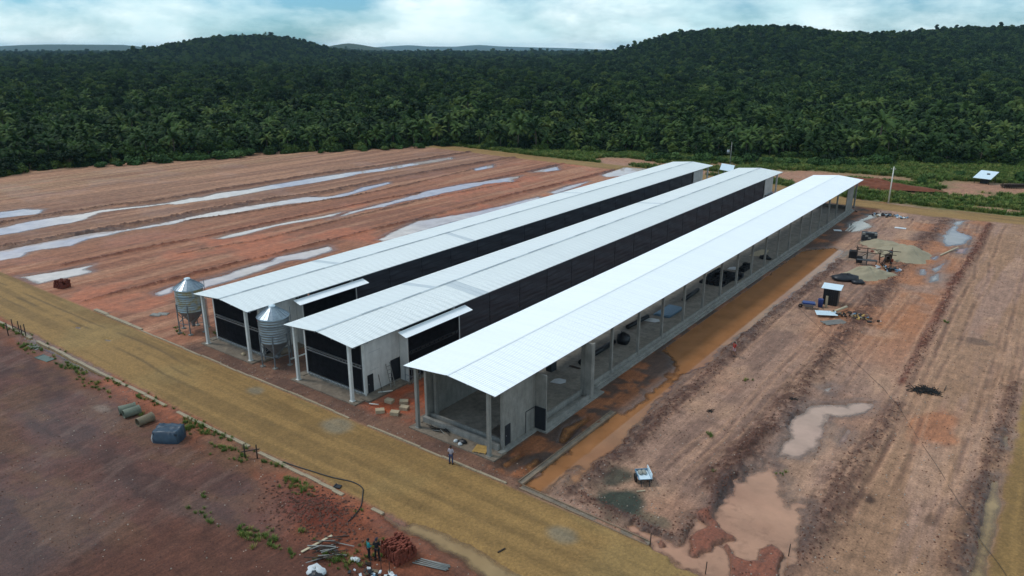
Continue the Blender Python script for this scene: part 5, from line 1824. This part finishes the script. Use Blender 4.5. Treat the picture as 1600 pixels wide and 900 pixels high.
for (x, y, rz, lb) in ((-49.2, 45.8, 0.2, 'pale block on red soil, nearest the middle barn wall'), (-47.9, 46.5, 0.7, 'pale block on red soil, farthest from the road'), (-46.95, 45.6, 0.35, 'pale block on red soil, nearest the left post of the nearest barn'), (-46.95, 44.3, 0.5, 'pale block on red soil, nearest the road'), (-48.4, 43.75, 0.9, 'pale block on red soil, closest to the middle barn slab')):
    tag(MB().box(-0.42, 0.42, -0.3, 0.3, 0, 0.34).box(-0.36, 0.36, -0.24, 0.24, 0.34, 0.352).build('concrete_block', M_BLOCK, None, (x, y, gz(x, y)), (0.02, 0.03, rz)), lb, 'block', 'pale blocks between the barns')
L_ = tag(empty('ladder', (-51.55, 48.3, 0.16)), 'leaning dark ladder at the white wall of the middle barn', 'ladder')
for y in (-0.28, 0.28):
    MB().bar((0.35, y, 0), (-0.28, y, 2.5), 0.06).build('rail', M_GREYWOOD, L_)
for k in range(6):
    u = (k + 0.6) / 6.4
    MB().bar((0.35 - 0.63 * u, -0.28, 2.5 * u), (0.35 - 0.63 * u, 0.28, 2.5 * u), 0.045).build('rung', M_GREYWOOD, L_)
tag(MB().bar((-51.15, 46.7, 0.2), (-51.8, 46.9, 1.9), 0.04).build('broom', M_DARKWOOD), 'thin stick leaning against the white wall by the ladder', 'stick')
G_ = tag(empty('wire_cage', (-50.6, 50.6, 0.16)), 'wire cage of steel bars standing by the doorway of the middle barn', 'cage')
for (a, b) in (((-.5, -.6, 0), (-.5, -.6, 1.6)), ((.5, -.6, 0), (.5, -.6, 1.6)), ((-.5, .6, 0), (-.5, .6, 1.6)), ((.5, .6, 0), (.5, .6, 1.6)), ((-.5, -.6, 1.6), (.5, -.6, 1.6)), ((.5, -.6, 1.6), (.5, .6, 1.6)), ((-.5, .6, 1.6), (.5, .6, 1.6)), ((-.5, -.6, 1.6), (-.5, .6, 1.6)), ((-.5, -.6, .8), (.5, -.6, .8)), ((.5, -.6, .8), (.5, .6, .8)), ((-.5, -.6, 0.05), (.5, -.6, .8)), ((.5, -.6, .05), (.5, .6, .8))):
    MB().bar(a, b, 0.045).build('bar', M_STEEL, G_)
for (x, y, rz, L, lb) in ((-51.0, 47.0, 0.9, 1.5, 'white plastic pipe on the side slab by the ladder'), (-49.8, 44.3, 0.4, 1.0, 'white plastic pipe lying near the middle barn slab corner')):
    tag(MB().tube([(-L / 2, 0, 0.06), (L / 2, 0, 0.06)], 0.06, 8).build('plastic_pipe', M_PVC, None, (x, y, gz(x, y) + 0.15), (0, 0, rz)), lb, 'pipe', 'white pipe pieces')
sack('planter_stump', -71.0, 44.1, (0.3, 0.25, 0.5), M_BLOCK, 'small tan lump on the front slab of the leftmost barn', 0, 0.085, cat='rubble')

# ---------------------------------------------------------------- inside the nearest barn


def roll(x, y, L, rz, lb, r=0.16, mat=None):
    return tag(MB().tube([(0, -L / 2, r), (0, L / 2, r)], r, 10).build('dark_roll', mat or M_BLACK, None, (x, y, 0.30), (0, 0, rz)), lb, 'roll', 'rolls on the barn floor')


roll(-38.4, 68.0, 7.5, 0.0, 'long black roll on the barn floor, nearest the front', 0.3)
roll(-38.3, 93.5, 5.5, 0.05, 'long black roll on the barn floor, in the middle bays', 0.28)
roll(-39.3, 79.5, 5.0, -0.05, 'long black roll on the barn floor, behind the white sheets', 0.28)
sack('black_bundle', -37.7, 72.6, (0.85, 0.75, 2.0), M_BLACK, 'round black bundle on the floor of the open barn', 0.2, 0.30, cat='bundle')
for (x, y, w, l, mt, lb) in ((-37.9, 59.3, 0.7, 1.5, M_BAGW, 'white sheet scrap on the open barn floor near the first bay'), (-38.4, 63.3, 0.8, 0.5, M_DARKWOOD, 'dark board scrap on the open barn floor near the first bay'), (-38.2, 81.6, 0.9, 1.6, M_BAGW, 'white sheet on the open barn floor beside the black roll'), (-38.0, 110.5, 1.2, 2.0, M_BAGW, 'white sheets on the open barn floor in the far bays'), (-38.2, 122.0, 1.0, 6.0, M_PALEWOOD, 'pale boards on the open barn floor towards the rear')):
    m = MB()
    q = np.random.default_rng(int(y))
    m.add([(-w, -l / 2, 0.03), (w * 0.6, -l / 2 * 0.7, 0.05), (w, 0.1, 0.06), (w * 0.5, l / 2, 0.04), (-w * 0.6, l / 2 * 0.8, 0.07), (-w * 1.1, 0.2, 0.03), (0, 0, 0.10)], [(0, 1, 6), (1, 2, 6), (2, 3, 6), (3, 4, 6), (4, 5, 6), (5, 0, 6)])
    tag(m.build('sheet_scrap', mt, None, (x, y, 0.30)), lb, 'sheet', 'sheets on the barn floor')
Sx = tag(empty('sheet_stack', (-38.0, 85.8, 0.30)), 'stack of blue grey metal sheets on the open barn floor', 'sheets')
for k in range(6):
    MB().box(-1.2 + 0.05 * k, 1.0 + 0.08 * (k % 3), -2.2 + 0.25 * (k % 2), 2.4 - 0.2 * (k % 3), 0.05 * k, 0.05 * k + 0.04).build('sheet', M_BLUEG, Sx)
g = random.Random(51)
for q, (cx_, cy_, nx, ny, lb) in enumerate(((-38.0, 104.0, 5, 8, 'dark crate in the large grid on the open barn floor'), (-36.2, 105.6, 2, 3, 'dark crate in the small group by the open barn posts'), (-37.0, 111.2, 2, 4, 'dark crate in the farther double row on the barn floor'))):
    for i in range(nx):
        for j in range(ny):
            x, y, hh = (i - nx / 2) * 0.75, (j - ny / 2) * 0.95, 0.32 * g.randint(1, 2)
            m = MB().box(0, 0.6, 0, 0.78, 0, hh - 0.1)
            for (a0, a1, b0, b1) in ((0, 0.6, 0, 0.05), (0, 0.6, 0.73, 0.78), (0, 0.05, 0.05, 0.73), (0.55, 0.6, 0.05, 0.73)):
                m.box(a0, a1, b0, b1, hh - 0.1, hh)
            tag(m.build('crate', M_BLACK if g.random() < 0.75 else M_DARKSTEEL, None, (cx_ + x, cy_ + y, 0.30)), lb, 'crate', 'crates: ' + lb)
sack('black_bundle', -36.4, 119.0, (0.9, 0.6, 1.0), M_BLACK, 'low black bundle on the floor toward the rear of the open barn', 0.0, 0.30, cat='bundle')
tag(MB().box(-0.35, 0.35, -0.5, 0.5, 0.0, 1.9).box(-0.37, 0.37, -0.52, -0.5, 0.2, 1.7).build('dark_cabinet', M_DARKSTEEL, None, (-40.2, 61.2, 0.30)), 'dark upright cabinet inside the open barn near the first bay', 'cabinet')
m = MB().add([(x, y, 0.306) for x, y in ((-37.2, 46.6), (-35.2, 46.3), (-34.9, 47.2), (-36.0, 48.0), (-37.4, 48.3))], [(0, 1, 2, 3, 4)])
tag(m.build('puddle', M_W['g']), kind='structure')

# ---------------------------------------------------------------- work yard on the right
H_ = tag(empty('tool_shed', (-22.0, 103.0, gz(-22, 103)), math.radians(6)), 'small black shed with a white sheet roof in the right field', 'shed')
g = random.Random(61)
for k in range(7):
    MB().box(-0.92 + k * 0.265, -0.66 + k * 0.265, -0.95, -0.90, 0, 2.35 + 0.04 * (k % 2)).build('board', M_BLACK, H_)
for k in range(7):
    MB().box(0.90, 0.95, -0.92 + k * 0.265, -0.66 + k * 0.265, 0, 2.35).build('board', M_DARKWOOD if k not in (1, 3) else M_WOOD, H_)
MB().box(-0.95, -0.905, -0.9, 0.93, 0, 2.35).build('side_wall', M_BLACK, H_)
MB().box(-0.9, 0.9, 0.90, 0.95, 0, 2.35).build('back_wall', M_BLACK, H_)
MB().box(-1.25, 1.25, -1.2, 1.2, 2.44, 2.49, Matrix.Rotation(0.05, 4, 'X')).build('roof', M_SHEET, H_)
W_ = tag(empty('wheelbarrow', (-23.9, 99.2, gz(-23.9, 99.2)), 0.3), 'grey tub with a blue top beside the small black shed', 'wheelbarrow')
m = MB()
for z, a, b in ((0.3, 0.5, 0.35), (0.75, 0.9, 0.6)):
    m.v += [(-a, -b, z), (a, -b, z), (a, b, z), (-a, b, z)]
m.f += [(3, 2, 1, 0), (0, 1, 5, 4), (1, 2, 6, 5), (2, 3, 7, 6), (3, 0, 4, 7)]
m.s += [False] * 5
m.build('tub', M_STEEL, W_)
MB().box(-0.75, 0.75, -0.48, 0.48, 0.62, 0.9).build('load', M_BLUE, W_)
MB().lathe([(0.1, -0.05), (0.28, -0.05), (0.28, 0.05), (0.1, 0.05)], 14).build('wheel', M_BLACK, W_, (-1.0, 0, 0.28), (PI / 2, 0, 0))
for y in (-0.4, 0.4):
    MB().bar((-1.0, y * 0.3, 0.3), (1.2, y, 0.62), 0.05).build('handle', M_DARKWOOD, W_)
    MB().bar((0.5, y, 0.5), (0.6, y, 0), 0.05).build('leg', M_DARKSTEEL, W_)
tag(MB().lathe([(0.3, 0), (0.36, 1.1), (0.36, 1.16), (0.30, 1.16), (0.28, 0.1)], 16, cap=(True, False)).build('blue_barrel', M_BLUE, None, (-22.75, 100.7, gz(-22.75, 100.7))), 'blue barrel against the front of the small black shed', 'barrel')
tag(MB().box(-0.15, 0.15, -0.03, 0.03, 0, 1.7).box(-0.12, 0.12, 0.03, 0.04, 0.2, 1.5).build('pale_board', M_PALEWOOD, None, (-22.1, 101.2, gz(-22.1, 101.2)), (0.18, 0, 0.1)), 'narrow pale board leaning at the front of the black shed', 'board')
m = sheet_mesh('metal_sheet', 2.6, 1.5, M_SHEET, 5, 0.05)
tag(put('metal_sheet', m, None, (-22.0, 96.3, 0.28), (0.06, -0.02, math.radians(25))), 'bright metal sheet lying before the small black shed', 'sheet')
tag(MB().tube([(-20.7, 98.3, 0.35), (-19.6, 101.6, 0.45)], 0.16, 8).build('pale_pole', M_PALEWOOD), 'thick pale pole lying right of the black shed', 'pole')
D_ = tag(empty('plank_stack', (-19.6, 95.4, gz(-19.6, 95.4)), math.radians(-38)), 'grey planks laid side by side before the debris heap', 'planks')
for k in range(5):
    MB().bar((-0.6 + k * 0.28, -1.6 + 0.1 * (k % 2), 0.12), (-0.6 + k * 0.28 + 0.05 * k, 1.5, 0.14), 0.16, 0.06).build('plank', M_GREYWOOD, D_)
MB().bar((-0.9, -1.2, 0.04), (1.0, -1.25, 0.04), 0.14, 0.08).build('bearer', M_DARKWOOD, D_)
D_ = tag(empty('debris_heap', (-18.2, 98.6, gz(-18.2, 98.6))), 'mixed heap of scrap, sacks and pots right of the small shed', 'debris')
for k in range(70):
    s_ = g.uniform(0.08, 0.3)
    MB().box(-s_, s_, -s_ * 0.6, s_ * 0.6, -s_ * 0.3, s_ * 0.35).build('scrap', g.choice([M_BAGW, M_BLACK, M_DARKWOOD, M_DARKWOOD, M_BLUEG, M_WOOD, M_BLACK, M_WOODY]), D_, (g.gauss(0, 1.3), g.gauss(0, 0.55), abs(g.gauss(0.18, 0.14))), (g.uniform(-.7, .7), g.uniform(-.7, .7), g.uniform(0, 3)))
sack('tarp_heap', -23.0, 115.6, (2.1, 1.0, 1.5), M_TARPTOP, 'black tarpaulin heap behind the small shed', 0.5, cat='tarpaulin')
sack('tarp_heap', -21.2, 114.9, (1.0, 0.6, 1.0), M_TARPTOP, 'smaller black tarpaulin lump right of the larger one', 0.5, cat='tarpaulin')


def mound(name, x, y, rx_, ry_, h, label, mat, rz=0.0, seed=1, cat='sand pile'):
    n, k = 26, 40
    m = MB()
    v, f = [], []
    for i in range(n + 1):
        for j in range(k):
            u, a = i / n, 2 * PI * j / k
            v.append((u * math.cos(a), u * math.sin(a), 0))
    va = np.array(v)
    nz_ = fbm(va[:, 0] * 2.2 + seed * 7, va[:, 1] * 2.2, 4, seed)
    nf = fbm(va[:, 0] * 9 + seed * 3, va[:, 1] * 9, 3, seed + 3)
    u = np.hypot(va[:, 0], va[:, 1])
    z = h * np.clip(1 - u * u, 0, 1) ** 1.25 * (0.10 + 1.25 * nz_) + 0.05 * (nf - 0.5) * (u < 0.95) - 0.06 * u ** 3
    sc_ = 1 + (fbm(np.cos(np.arctan2(va[:, 1], va[:, 0])) * 1.7 + seed, np.sin(np.arctan2(va[:, 1], va[:, 0])) * 1.7, 3, seed + 9) - 0.5) * 0.9
    m.v = list(zip(va[:, 0] * rx_ * sc_, va[:, 1] * ry_ * sc_, z))
    for i in range(n):
        for j in range(k):
            j2 = (j + 1) % k
            m.f.append((i * k + j, (i + 1) * k + j, (i + 1) * k + j2, i * k + j2))
            m.s.append(True)
    return tag(m.build(name, mat, None, (x, y, gz(x, y) + 0.03), (0, 0, rz)), label, cat, None if cat != 'sand pile' else 'pale sand piles')


mound('sand_pile', -21.0, 119.8, 4.2, 2.7, 1.6, 'pale sand pile right behind the black tarpaulin', M_SAND, 0.6, 2)
mound('sand_pile', -18.6, 136.0, 4.6, 5.0, 2.0, 'largest pale sand pile, at the right behind the work frames', M_SAND, 0.3, 4)
mound('sand_pile', -22.8, 141.5, 3.6, 3.4, 1.2, 'pale sand pile behind the dark block stack', M_SAND, 0.2, 6)
A_ = tag(empty('brush_heap', (-6.9, 80.3, gz(-6.9, 80.3)), 0.5), 'black heap of charred brush in the right field', 'brush heap')
for k in range(90):
    a, L = g.uniform(0, PI), g.uniform(0.2, 0.7)
    x, y = g.gauss(0, 0.75), g.gauss(0, 0.38)
    zt = max(0.03, 0.4 - 0.3 * math.hypot(x, y * 1.8)) * g.uniform(0.3, 1)
    MB().bar((x - L * math.cos(a), y - L * math.sin(a), zt * 0.5), (x + L * math.cos(a), y + L * math.sin(a), zt + g.uniform(0, 0.12)), 0.05).build('twig', M_ASH, A_)
E_ = mound('earth_bank', -36.0, 200.0, 13.0, 3.4, 2.2, 'dark red earth bank behind the nearest barn', simple('red_bank_earth', (116, 66, 46), 0.95, 0.3, 1.2, bump=0.6), math.radians(8), 12, 'earth bank')

# trestles, mixers and tanks of the work yard
Q_ = tag(empty('pole_scaffold', (-22.0, 129.5, gz(-22, 129.5)), math.radians(12)), 'rough frame of poles and boards among the sand piles', 'scaffold')
for x in (-2.6, -1.0, 0.9, 2.6):
    for y in (-1.0, 1.0):
        MB().tube([(x, y, -0.2), (x + g.uniform(-.1, .1), y, g.uniform(1.5, 2.4))], 0.06, 5).build('pole', M_DARKWOOD, Q_)
for (a, b) in (((-3.4, -1, 1.5), (3.2, -1, 1.55)), ((-2.8, 1, 1.75), (3.9, 1, 1.7)), ((-2.6, -1, 1.5), (-2.6, 1, 1.7)), ((0.9, -1, 1.5), (0.9, 1, 1.7)), ((2.6, -1, 1.5), (2.6, 1, 1.7)), ((-2.6, -1, 0.2), (-1.0, -1, 1.5)), ((0.9, 1, 0.3), (2.6, 1, 1.6))):
    MB().bar(a, b, 0.09).build('beam', M_DARKWOOD, Q_)
for k in range(9):
    MB().box(-0.2, 0.2, -0.25, 0.25, 0, 0.12).build('scrap', g.choice([M_WOOD, M_DARKWOOD, M_BRICK, M_BLACK]), Q_, (g.uniform(-2.6, 2.6), g.uniform(-1, 1), 1.72), (g.uniform(-.3, .3), 0, g.uniform(0, 3)))


def mixer(x, y, rz, label):
    X_ = tag(empty('cement_mixer', (x, y, gz(x, y)), rz), label, 'mixer')
    MB().lathe([(0.12, -0.5), (0.45, -0.3), (0.5, 0.15), (0.26, 0.55)], 14, cap=(True, False)).build('drum', M_DARKWOOD, X_, (0, 0, 1.15), (math.radians(50), 0, 0))
    for (a, b) in (((-.5, 0, 1.1), (-.6, -.5, 0)), ((-.5, 0, 1.1), (-.6, .5, 0)), ((.5, 0, 1.1), (.6, -.5, 0)), ((.5, 0, 1.1), (.6, .5, 0)), ((-.6, -.5, .2), (.6, -.5, .2))):
        MB().bar(a, b, 0.07).build('frame', M_DARKSTEEL, X_)
    MB().box(0.5, 0.85, -0.2, 0.2, 0.8, 1.25).build('motor', M_BRICK, X_)
    for y_ in (-.5, .5):
        MB().lathe([(0.08, -.04), (0.24, -.04), (0.24, .04), (0.08, .04)], 12).build('wheel', M_BLACK, X_, (-.6, y_, 0.24), (PI / 2, 0, 0))
    return X_


mixer(-19.6, 127.3, 0.4, 'cement mixer at the right end of the rough frame')
mixer(-19.9, 129.3, 2.0, 'cement mixer behind the other one at the rough frame')
for (x, y, s_, lb) in ((-25.2, 129.6, (1.3, 1.1, 1.2), 'dark open tank left of the rough frame'), (-23.7, 127.2, (0.9, 0.9, 1.0), 'smaller dark tank before the rough frame')):
    m = MB().box(-s_[0] / 2, s_[0] / 2, -s_[1] / 2, s_[1] / 2, 0, s_[2] - 0.1)
    for (a0, a1, b0, b1) in ((-s_[0] / 2, s_[0] / 2, -s_[1] / 2, -s_[1] / 2 + 0.07), (-s_[0] / 2, s_[0] / 2, s_[1] / 2 - 0.07, s_[1] / 2), (-s_[0] / 2, -s_[0] / 2 + 0.07, -s_[1] / 2 + 0.07, s_[1] / 2 - 0.07), (s_[0] / 2 - 0.07, s_[0] / 2, -s_[1] / 2 + 0.07, s_[1] / 2 - 0.07)):
        m.box(a0, a1, b0, b1, s_[2] - 0.1, s_[2])
    tag(m.build('dark_tank', M_BLACK, None, (x, y, gz(x, y)), (0, 0, 0.2)), lb, 'tank')
T2 = tag(empty('work_table', (-22.4, 126.3, gz(-22.4, 126.3)), 0.25), 'thin legged dark table standing in wet grey ground', 'table')
MB().box(-1.5, 1.5, -0.5, 0.5, 0.78, 0.84).build('table_top', M_DARKSTEEL, T2)
for x in (-1.4, 0, 1.4):
    for y in (-0.42, 0.42):
        MB().bar((x, y, 0), (x, y, 0.78), 0.06).build('leg', M_DARKSTEEL, T2)
Bk = tag(empty('block_stack', (-25.5, 142.6, gz(-25.5, 142.6)), 0.3), 'dark grey block stack at the back of the work yard', 'blocks')
for k in range(5):
    for i in range(5):
        for j in range(3):
            MB().box(-1.25 + i * 0.5, -0.78 + i * 0.5, -0.75 + j * 0.5, -0.28 + j * 0.5, k * 0.36, k * 0.36 + 0.34).build('block', M_DARKSTEEL if (i + j + k) % 4 else M_CONC, Bk)
for (cx_, cy_, sx, n, lb) in ((-26.9, 168.0, 1.7, 60, 'debris heap by the rear road at the corner of the field'), (-18.7, 125.0, 0.9, 26, 'small dark debris heap right of the table')):
    D_ = tag(empty('debris_heap', (cx_, cy_, gz(cx_, cy_))), lb, 'debris')
    for k in range(n):
        s_ = g.uniform(0.1, 0.4)
        MB().box(-s_, s_, -s_ * 0.6, s_ * 0.6, -s_ * 0.3, s_ * 0.35).build('scrap', g.choice([M_BAGW, M_BLACK, M_DARKWOOD, M_BLUEG, M_BLACK, M_WOOD]), D_, (g.gauss(0, sx), g.gauss(0, sx * 0.5), abs(g.gauss(0.15, 0.15))), (g.uniform(-.5, .5), g.uniform(-.5, .5), g.uniform(0, 3)))
L2 = tag(empty('white_ladder', (-30.6, 151.5, 0.02), 0.02), 'white ladder lying flat by the grey puddle behind the pond', 'ladder')
for x in (-0.3, 0.3):
    MB().bar((x, -3.2, 0.1), (x, 3.4, 0.12), 0.08).build('rail', M_PVC, L2)
for k in range(11):
    MB().bar((-0.3, -2.9 + k * 0.58, 0.11), (0.3, -2.9 + k * 0.58, 0.11), 0.06).build('rung', M_PVC, L2)
tag(MB().box(-0.7, 0.7, -0.5, 0.5, 0, 0.05).box(-0.6, 0.4, -0.4, 0.4, 0.05, 0.08).build('white_board', M_BAGW, None, (-32.2, 148.2, 0.05), (0.03, 0, 0.4)), 'white board lying alone between the barn and the pond', 'board')
tag(MB().box(-1.0, 1.0, -0.5, 0.5, 0, 0.05).box(-0.8, 0.9, -0.4, 0.4, 0.05, 0.07).build('white_board', M_BAGW, None, (-22.9, 157.5, 0.05), (0.02, 0, 0.1)), 'white sheet lying on dark ground near the rear road', 'sheet')
tag(MB().bar((-13.6, 139.5, 0.15), (-11.9, 147.0, 0.2), 0.16).build('pale_pole', M_PALEWOOD), 'pale pole lying across the dark clod line, right field', 'pole')

# handcart with sacks in the near field
C_ = tag(empty('handcart', (-22.5, 48.1, gz(-22.5, 48.1)), math.radians(42)), 'bright metal handcart loaded with sacks beside the dark stain', 'handcart')
m = MB()
for z, a, b in ((0.55, 0.5, 0.62), (0.62, 0.56, 0.68)):
    m.v += [(-a, -b, z), (a, -b, z), (a, b, z), (-a, b, z)]
m.f += [(3, 2, 1, 0), (4, 5, 6, 7), (0, 1, 5, 4), (1, 2, 6, 5), (2, 3, 7, 6), (3, 0, 4, 7)]
m.s += [False] * 6
m.build('tray', M_BLUEG, C_)
MB().box(0.50, 0.55, -0.66, 0.80, 0.6, 1.05).build('side_board', M_SHEET, C_)
MB().box(-0.56, -0.52, -0.2, 0.68, 0.62, 0.80).build('side_board', M_BLUEG, C_)
MB().box(-0.52, 0.5, 0.62, 0.66, 0.62, 0.82).build('end_board', M_BLUEG, C_)
MB().box(-0.45, 0.45, -0.64, 0.60, 0.625, 0.64).build('tray_floor', M_SHEET, C_)
for y in (-0.3, 0.25):
    MB().lathe([(0.12, -0.05), (0.36, -0.05), (0.36, 0.05), (0.12, 0.05)], 16).build('wheel', M_BLACK, C_, (0 + (y > 0) * -0.62 + (y < 0) * 0.62, 0.1, 0.36), (PI / 2, 0, PI / 2))
for x in (-0.35, 0.35):
    MB().bar((x, -0.6, 0.5), (x, -0.75, 0.0), 0.06).build('leg', M_DARKSTEEL, C_)
    MB().bar((x, -0.6, 0.56), (x * 0.9, -1.3, 0.72), 0.05).build('handle', M_DARKWOOD, C_)
for k, x in enumerate((-0.22, 0.12)):
    s_ = MB().lathe([(0.02, 0), (0.8, 0.02), (1, 0.4), (0.7, 0.8), (0.02, 0.95)], 12)
    s_.v = [(a * 0.19, b * 0.34, c * 0.26) for a, b, c in s_.v]
    s_.build('sack', simple('grey_sack', (150, 148, 138), 0.8), C_, (x, 0.22, 0.642), (0, 0, 0.1 * k))
tag(MB().bar((-22.2, 46.4, 0.1), (-21.7, 46.9, 0.12), 0.07).build('stick', M_PALEWOOD), 'pale stick on the ground in front of the handcart', 'stick')
g = random.Random(71)
for (x, y, lb) in ((-17.1, 70.0, 'small dark clump of brush on the right pad near the cable'), (-22.9, 63.0, 'small dark clump of brush on the pad behind the handcart')):
    B_ = tag(empty('brush_clump', (x, y, gz(x, y))), lb, 'brush')
    for k in range(14):
        a, L = g.uniform(0, PI), g.uniform(0.2, 0.5)
        MB().bar((-L * math.cos(a), -L * math.sin(a), 0.03), (L * math.cos(a), L * math.sin(a), g.uniform(0.03, 0.16)), 0.03).build('twig', M_ASH, B_)

# ---------------------------------------------------------------- behind the barns
E_ = tag(empty('power_pole', (-29.8, 182.4, 0)), 'pale concrete pole standing beside the rear road, right of the barns', 'pole', 'two power poles')
MB().tube([(0, 0, -0.5), (0.0, 0.1, 8.2)], [0.17, 0.10], 8).build('shaft', M_PVC, E_)
MB().bar((-0.45, 0.1, 7.7), (0.45, 0.1, 7.7), 0.09).build('crossarm', M_GREYWOOD, E_)
for x in (-0.4, 0, 0.4):
    MB().lathe([(0.05, 0), (0.07, 0.08), (0.03, 0.16)], 8, cap=(True, True)).build('insulator', M_PVC, E_, (x, 0.1, 7.75 if x else 8.2))
E_ = tag(empty('power_pole', (-77.9, 211.6, 0)), 'slim pole carrying a transformer, behind the gap between two barns', 'pole', 'two power poles')
MB().tube([(0, 0, -0.5), (0.05, 0, 7.4)], [0.15, 0.09], 8).build('shaft', M_GREYWOOD, E_)
tr_ = MB().lathe([(0.02, 0), (0.42, 0), (0.42, 0.95), (0.2, 1.05), (0.02, 1.05)], 14).build('transformer', M_STEEL, E_, (-0.75, -0.1, 4.0))
for a in (-0.2, 0.2):
    MB().tube([(a, 0, 1.0), (a, 0, 1.35)], 0.05, 6).build('bushing', M_PVC, tr_)
MB().bar((-0.6, 0, 4.4), (0.2, 0, 4.4), 0.08).build('bracket', M_DARKSTEEL, E_)
W2 = tag(empty('field_shelter', (-15.2, 226.0, 0.0), math.radians(-14)), 'small open shelter with a tilted white sheet roof in the grass', 'shelter')
MB().box(-2.1, 2.1, -2.6, 2.6, -0.03, 0.03).build('roof', M_SHEET, W2, (0, 0, 2.15), (math.radians(16), 0, 0))
MB().box(-0.35, 0.35, -0.45, 0.35, 0.03, 0.08).build('roof_weight', M_BLACK, W2, (0.4, 0.5, 2.32), (math.radians(16), 0, 0.4))
for x in (-1.7, 1.7):
    for y in (-2.1, 2.1):
        MB().tube([(x, y, -0.2), (x, y, 2.1 + y * 0.28)], 0.07, 6).build('post', M_DARKWOOD, W2)
MB().box(-0.8, 0.8, -0.9, 0.6, 0, 1.5).build('stored_box', M_BLACK, W2)
T3 = tag(empty('timber_stack', (-8.6, 222.5, 0), math.radians(30)), 'stack of dark timber at the far right below the forest', 'timber stack')
g = random.Random(81)
for k in range(26):
    z = 0.15 + 0.26 * (k // 7)
    MB().tube([(-2.6 + g.uniform(-.4, .4), -1.0 + (k % 7) * 0.34, z), (2.4 + g.uniform(-.6, .6), -1.0 + (k % 7) * 0.34, z + g.uniform(-.05, .05))], 0.13, 6).build('log', M_DARKWOOD if k % 4 else M_WOOD, T3)
for k in range(7):
    MB().tube([(-3.4 + k * 0.55, -1.5, -0.1), (-3.5 + k * 0.55, -1.4, g.uniform(0.9, 1.6))], 0.06, 5).build('stake', M_DARKWOOD, T3)
N_ = tag(empty('lean_to', (-66.3, 178.5, 0), 0.0), 'white sheet roof of a lean to at the rear of the middle barn', 'lean to')
MB().box(-1.6, 1.6, -2.2, 2.2, 0, 0.04).build('roof', M_SHEET, N_, (0, 0, 5.2), (0.22, 0.12, 0.3))
for x in (-1.4, 1.4):
    for y in (-1.9, 1.9):
        MB().bar((x, y, -0.1), (x, y, 5.1 + 0.15 * y), 0.1).build('post', M_STEEL, N_)
tag(sack('dark_heap', -49.8, 176.5, (1.2, 0.9, 1.6), M_TARPTOP, 'dark heap on bare ground behind the middle barn', 0.2, cat='heap'), None)
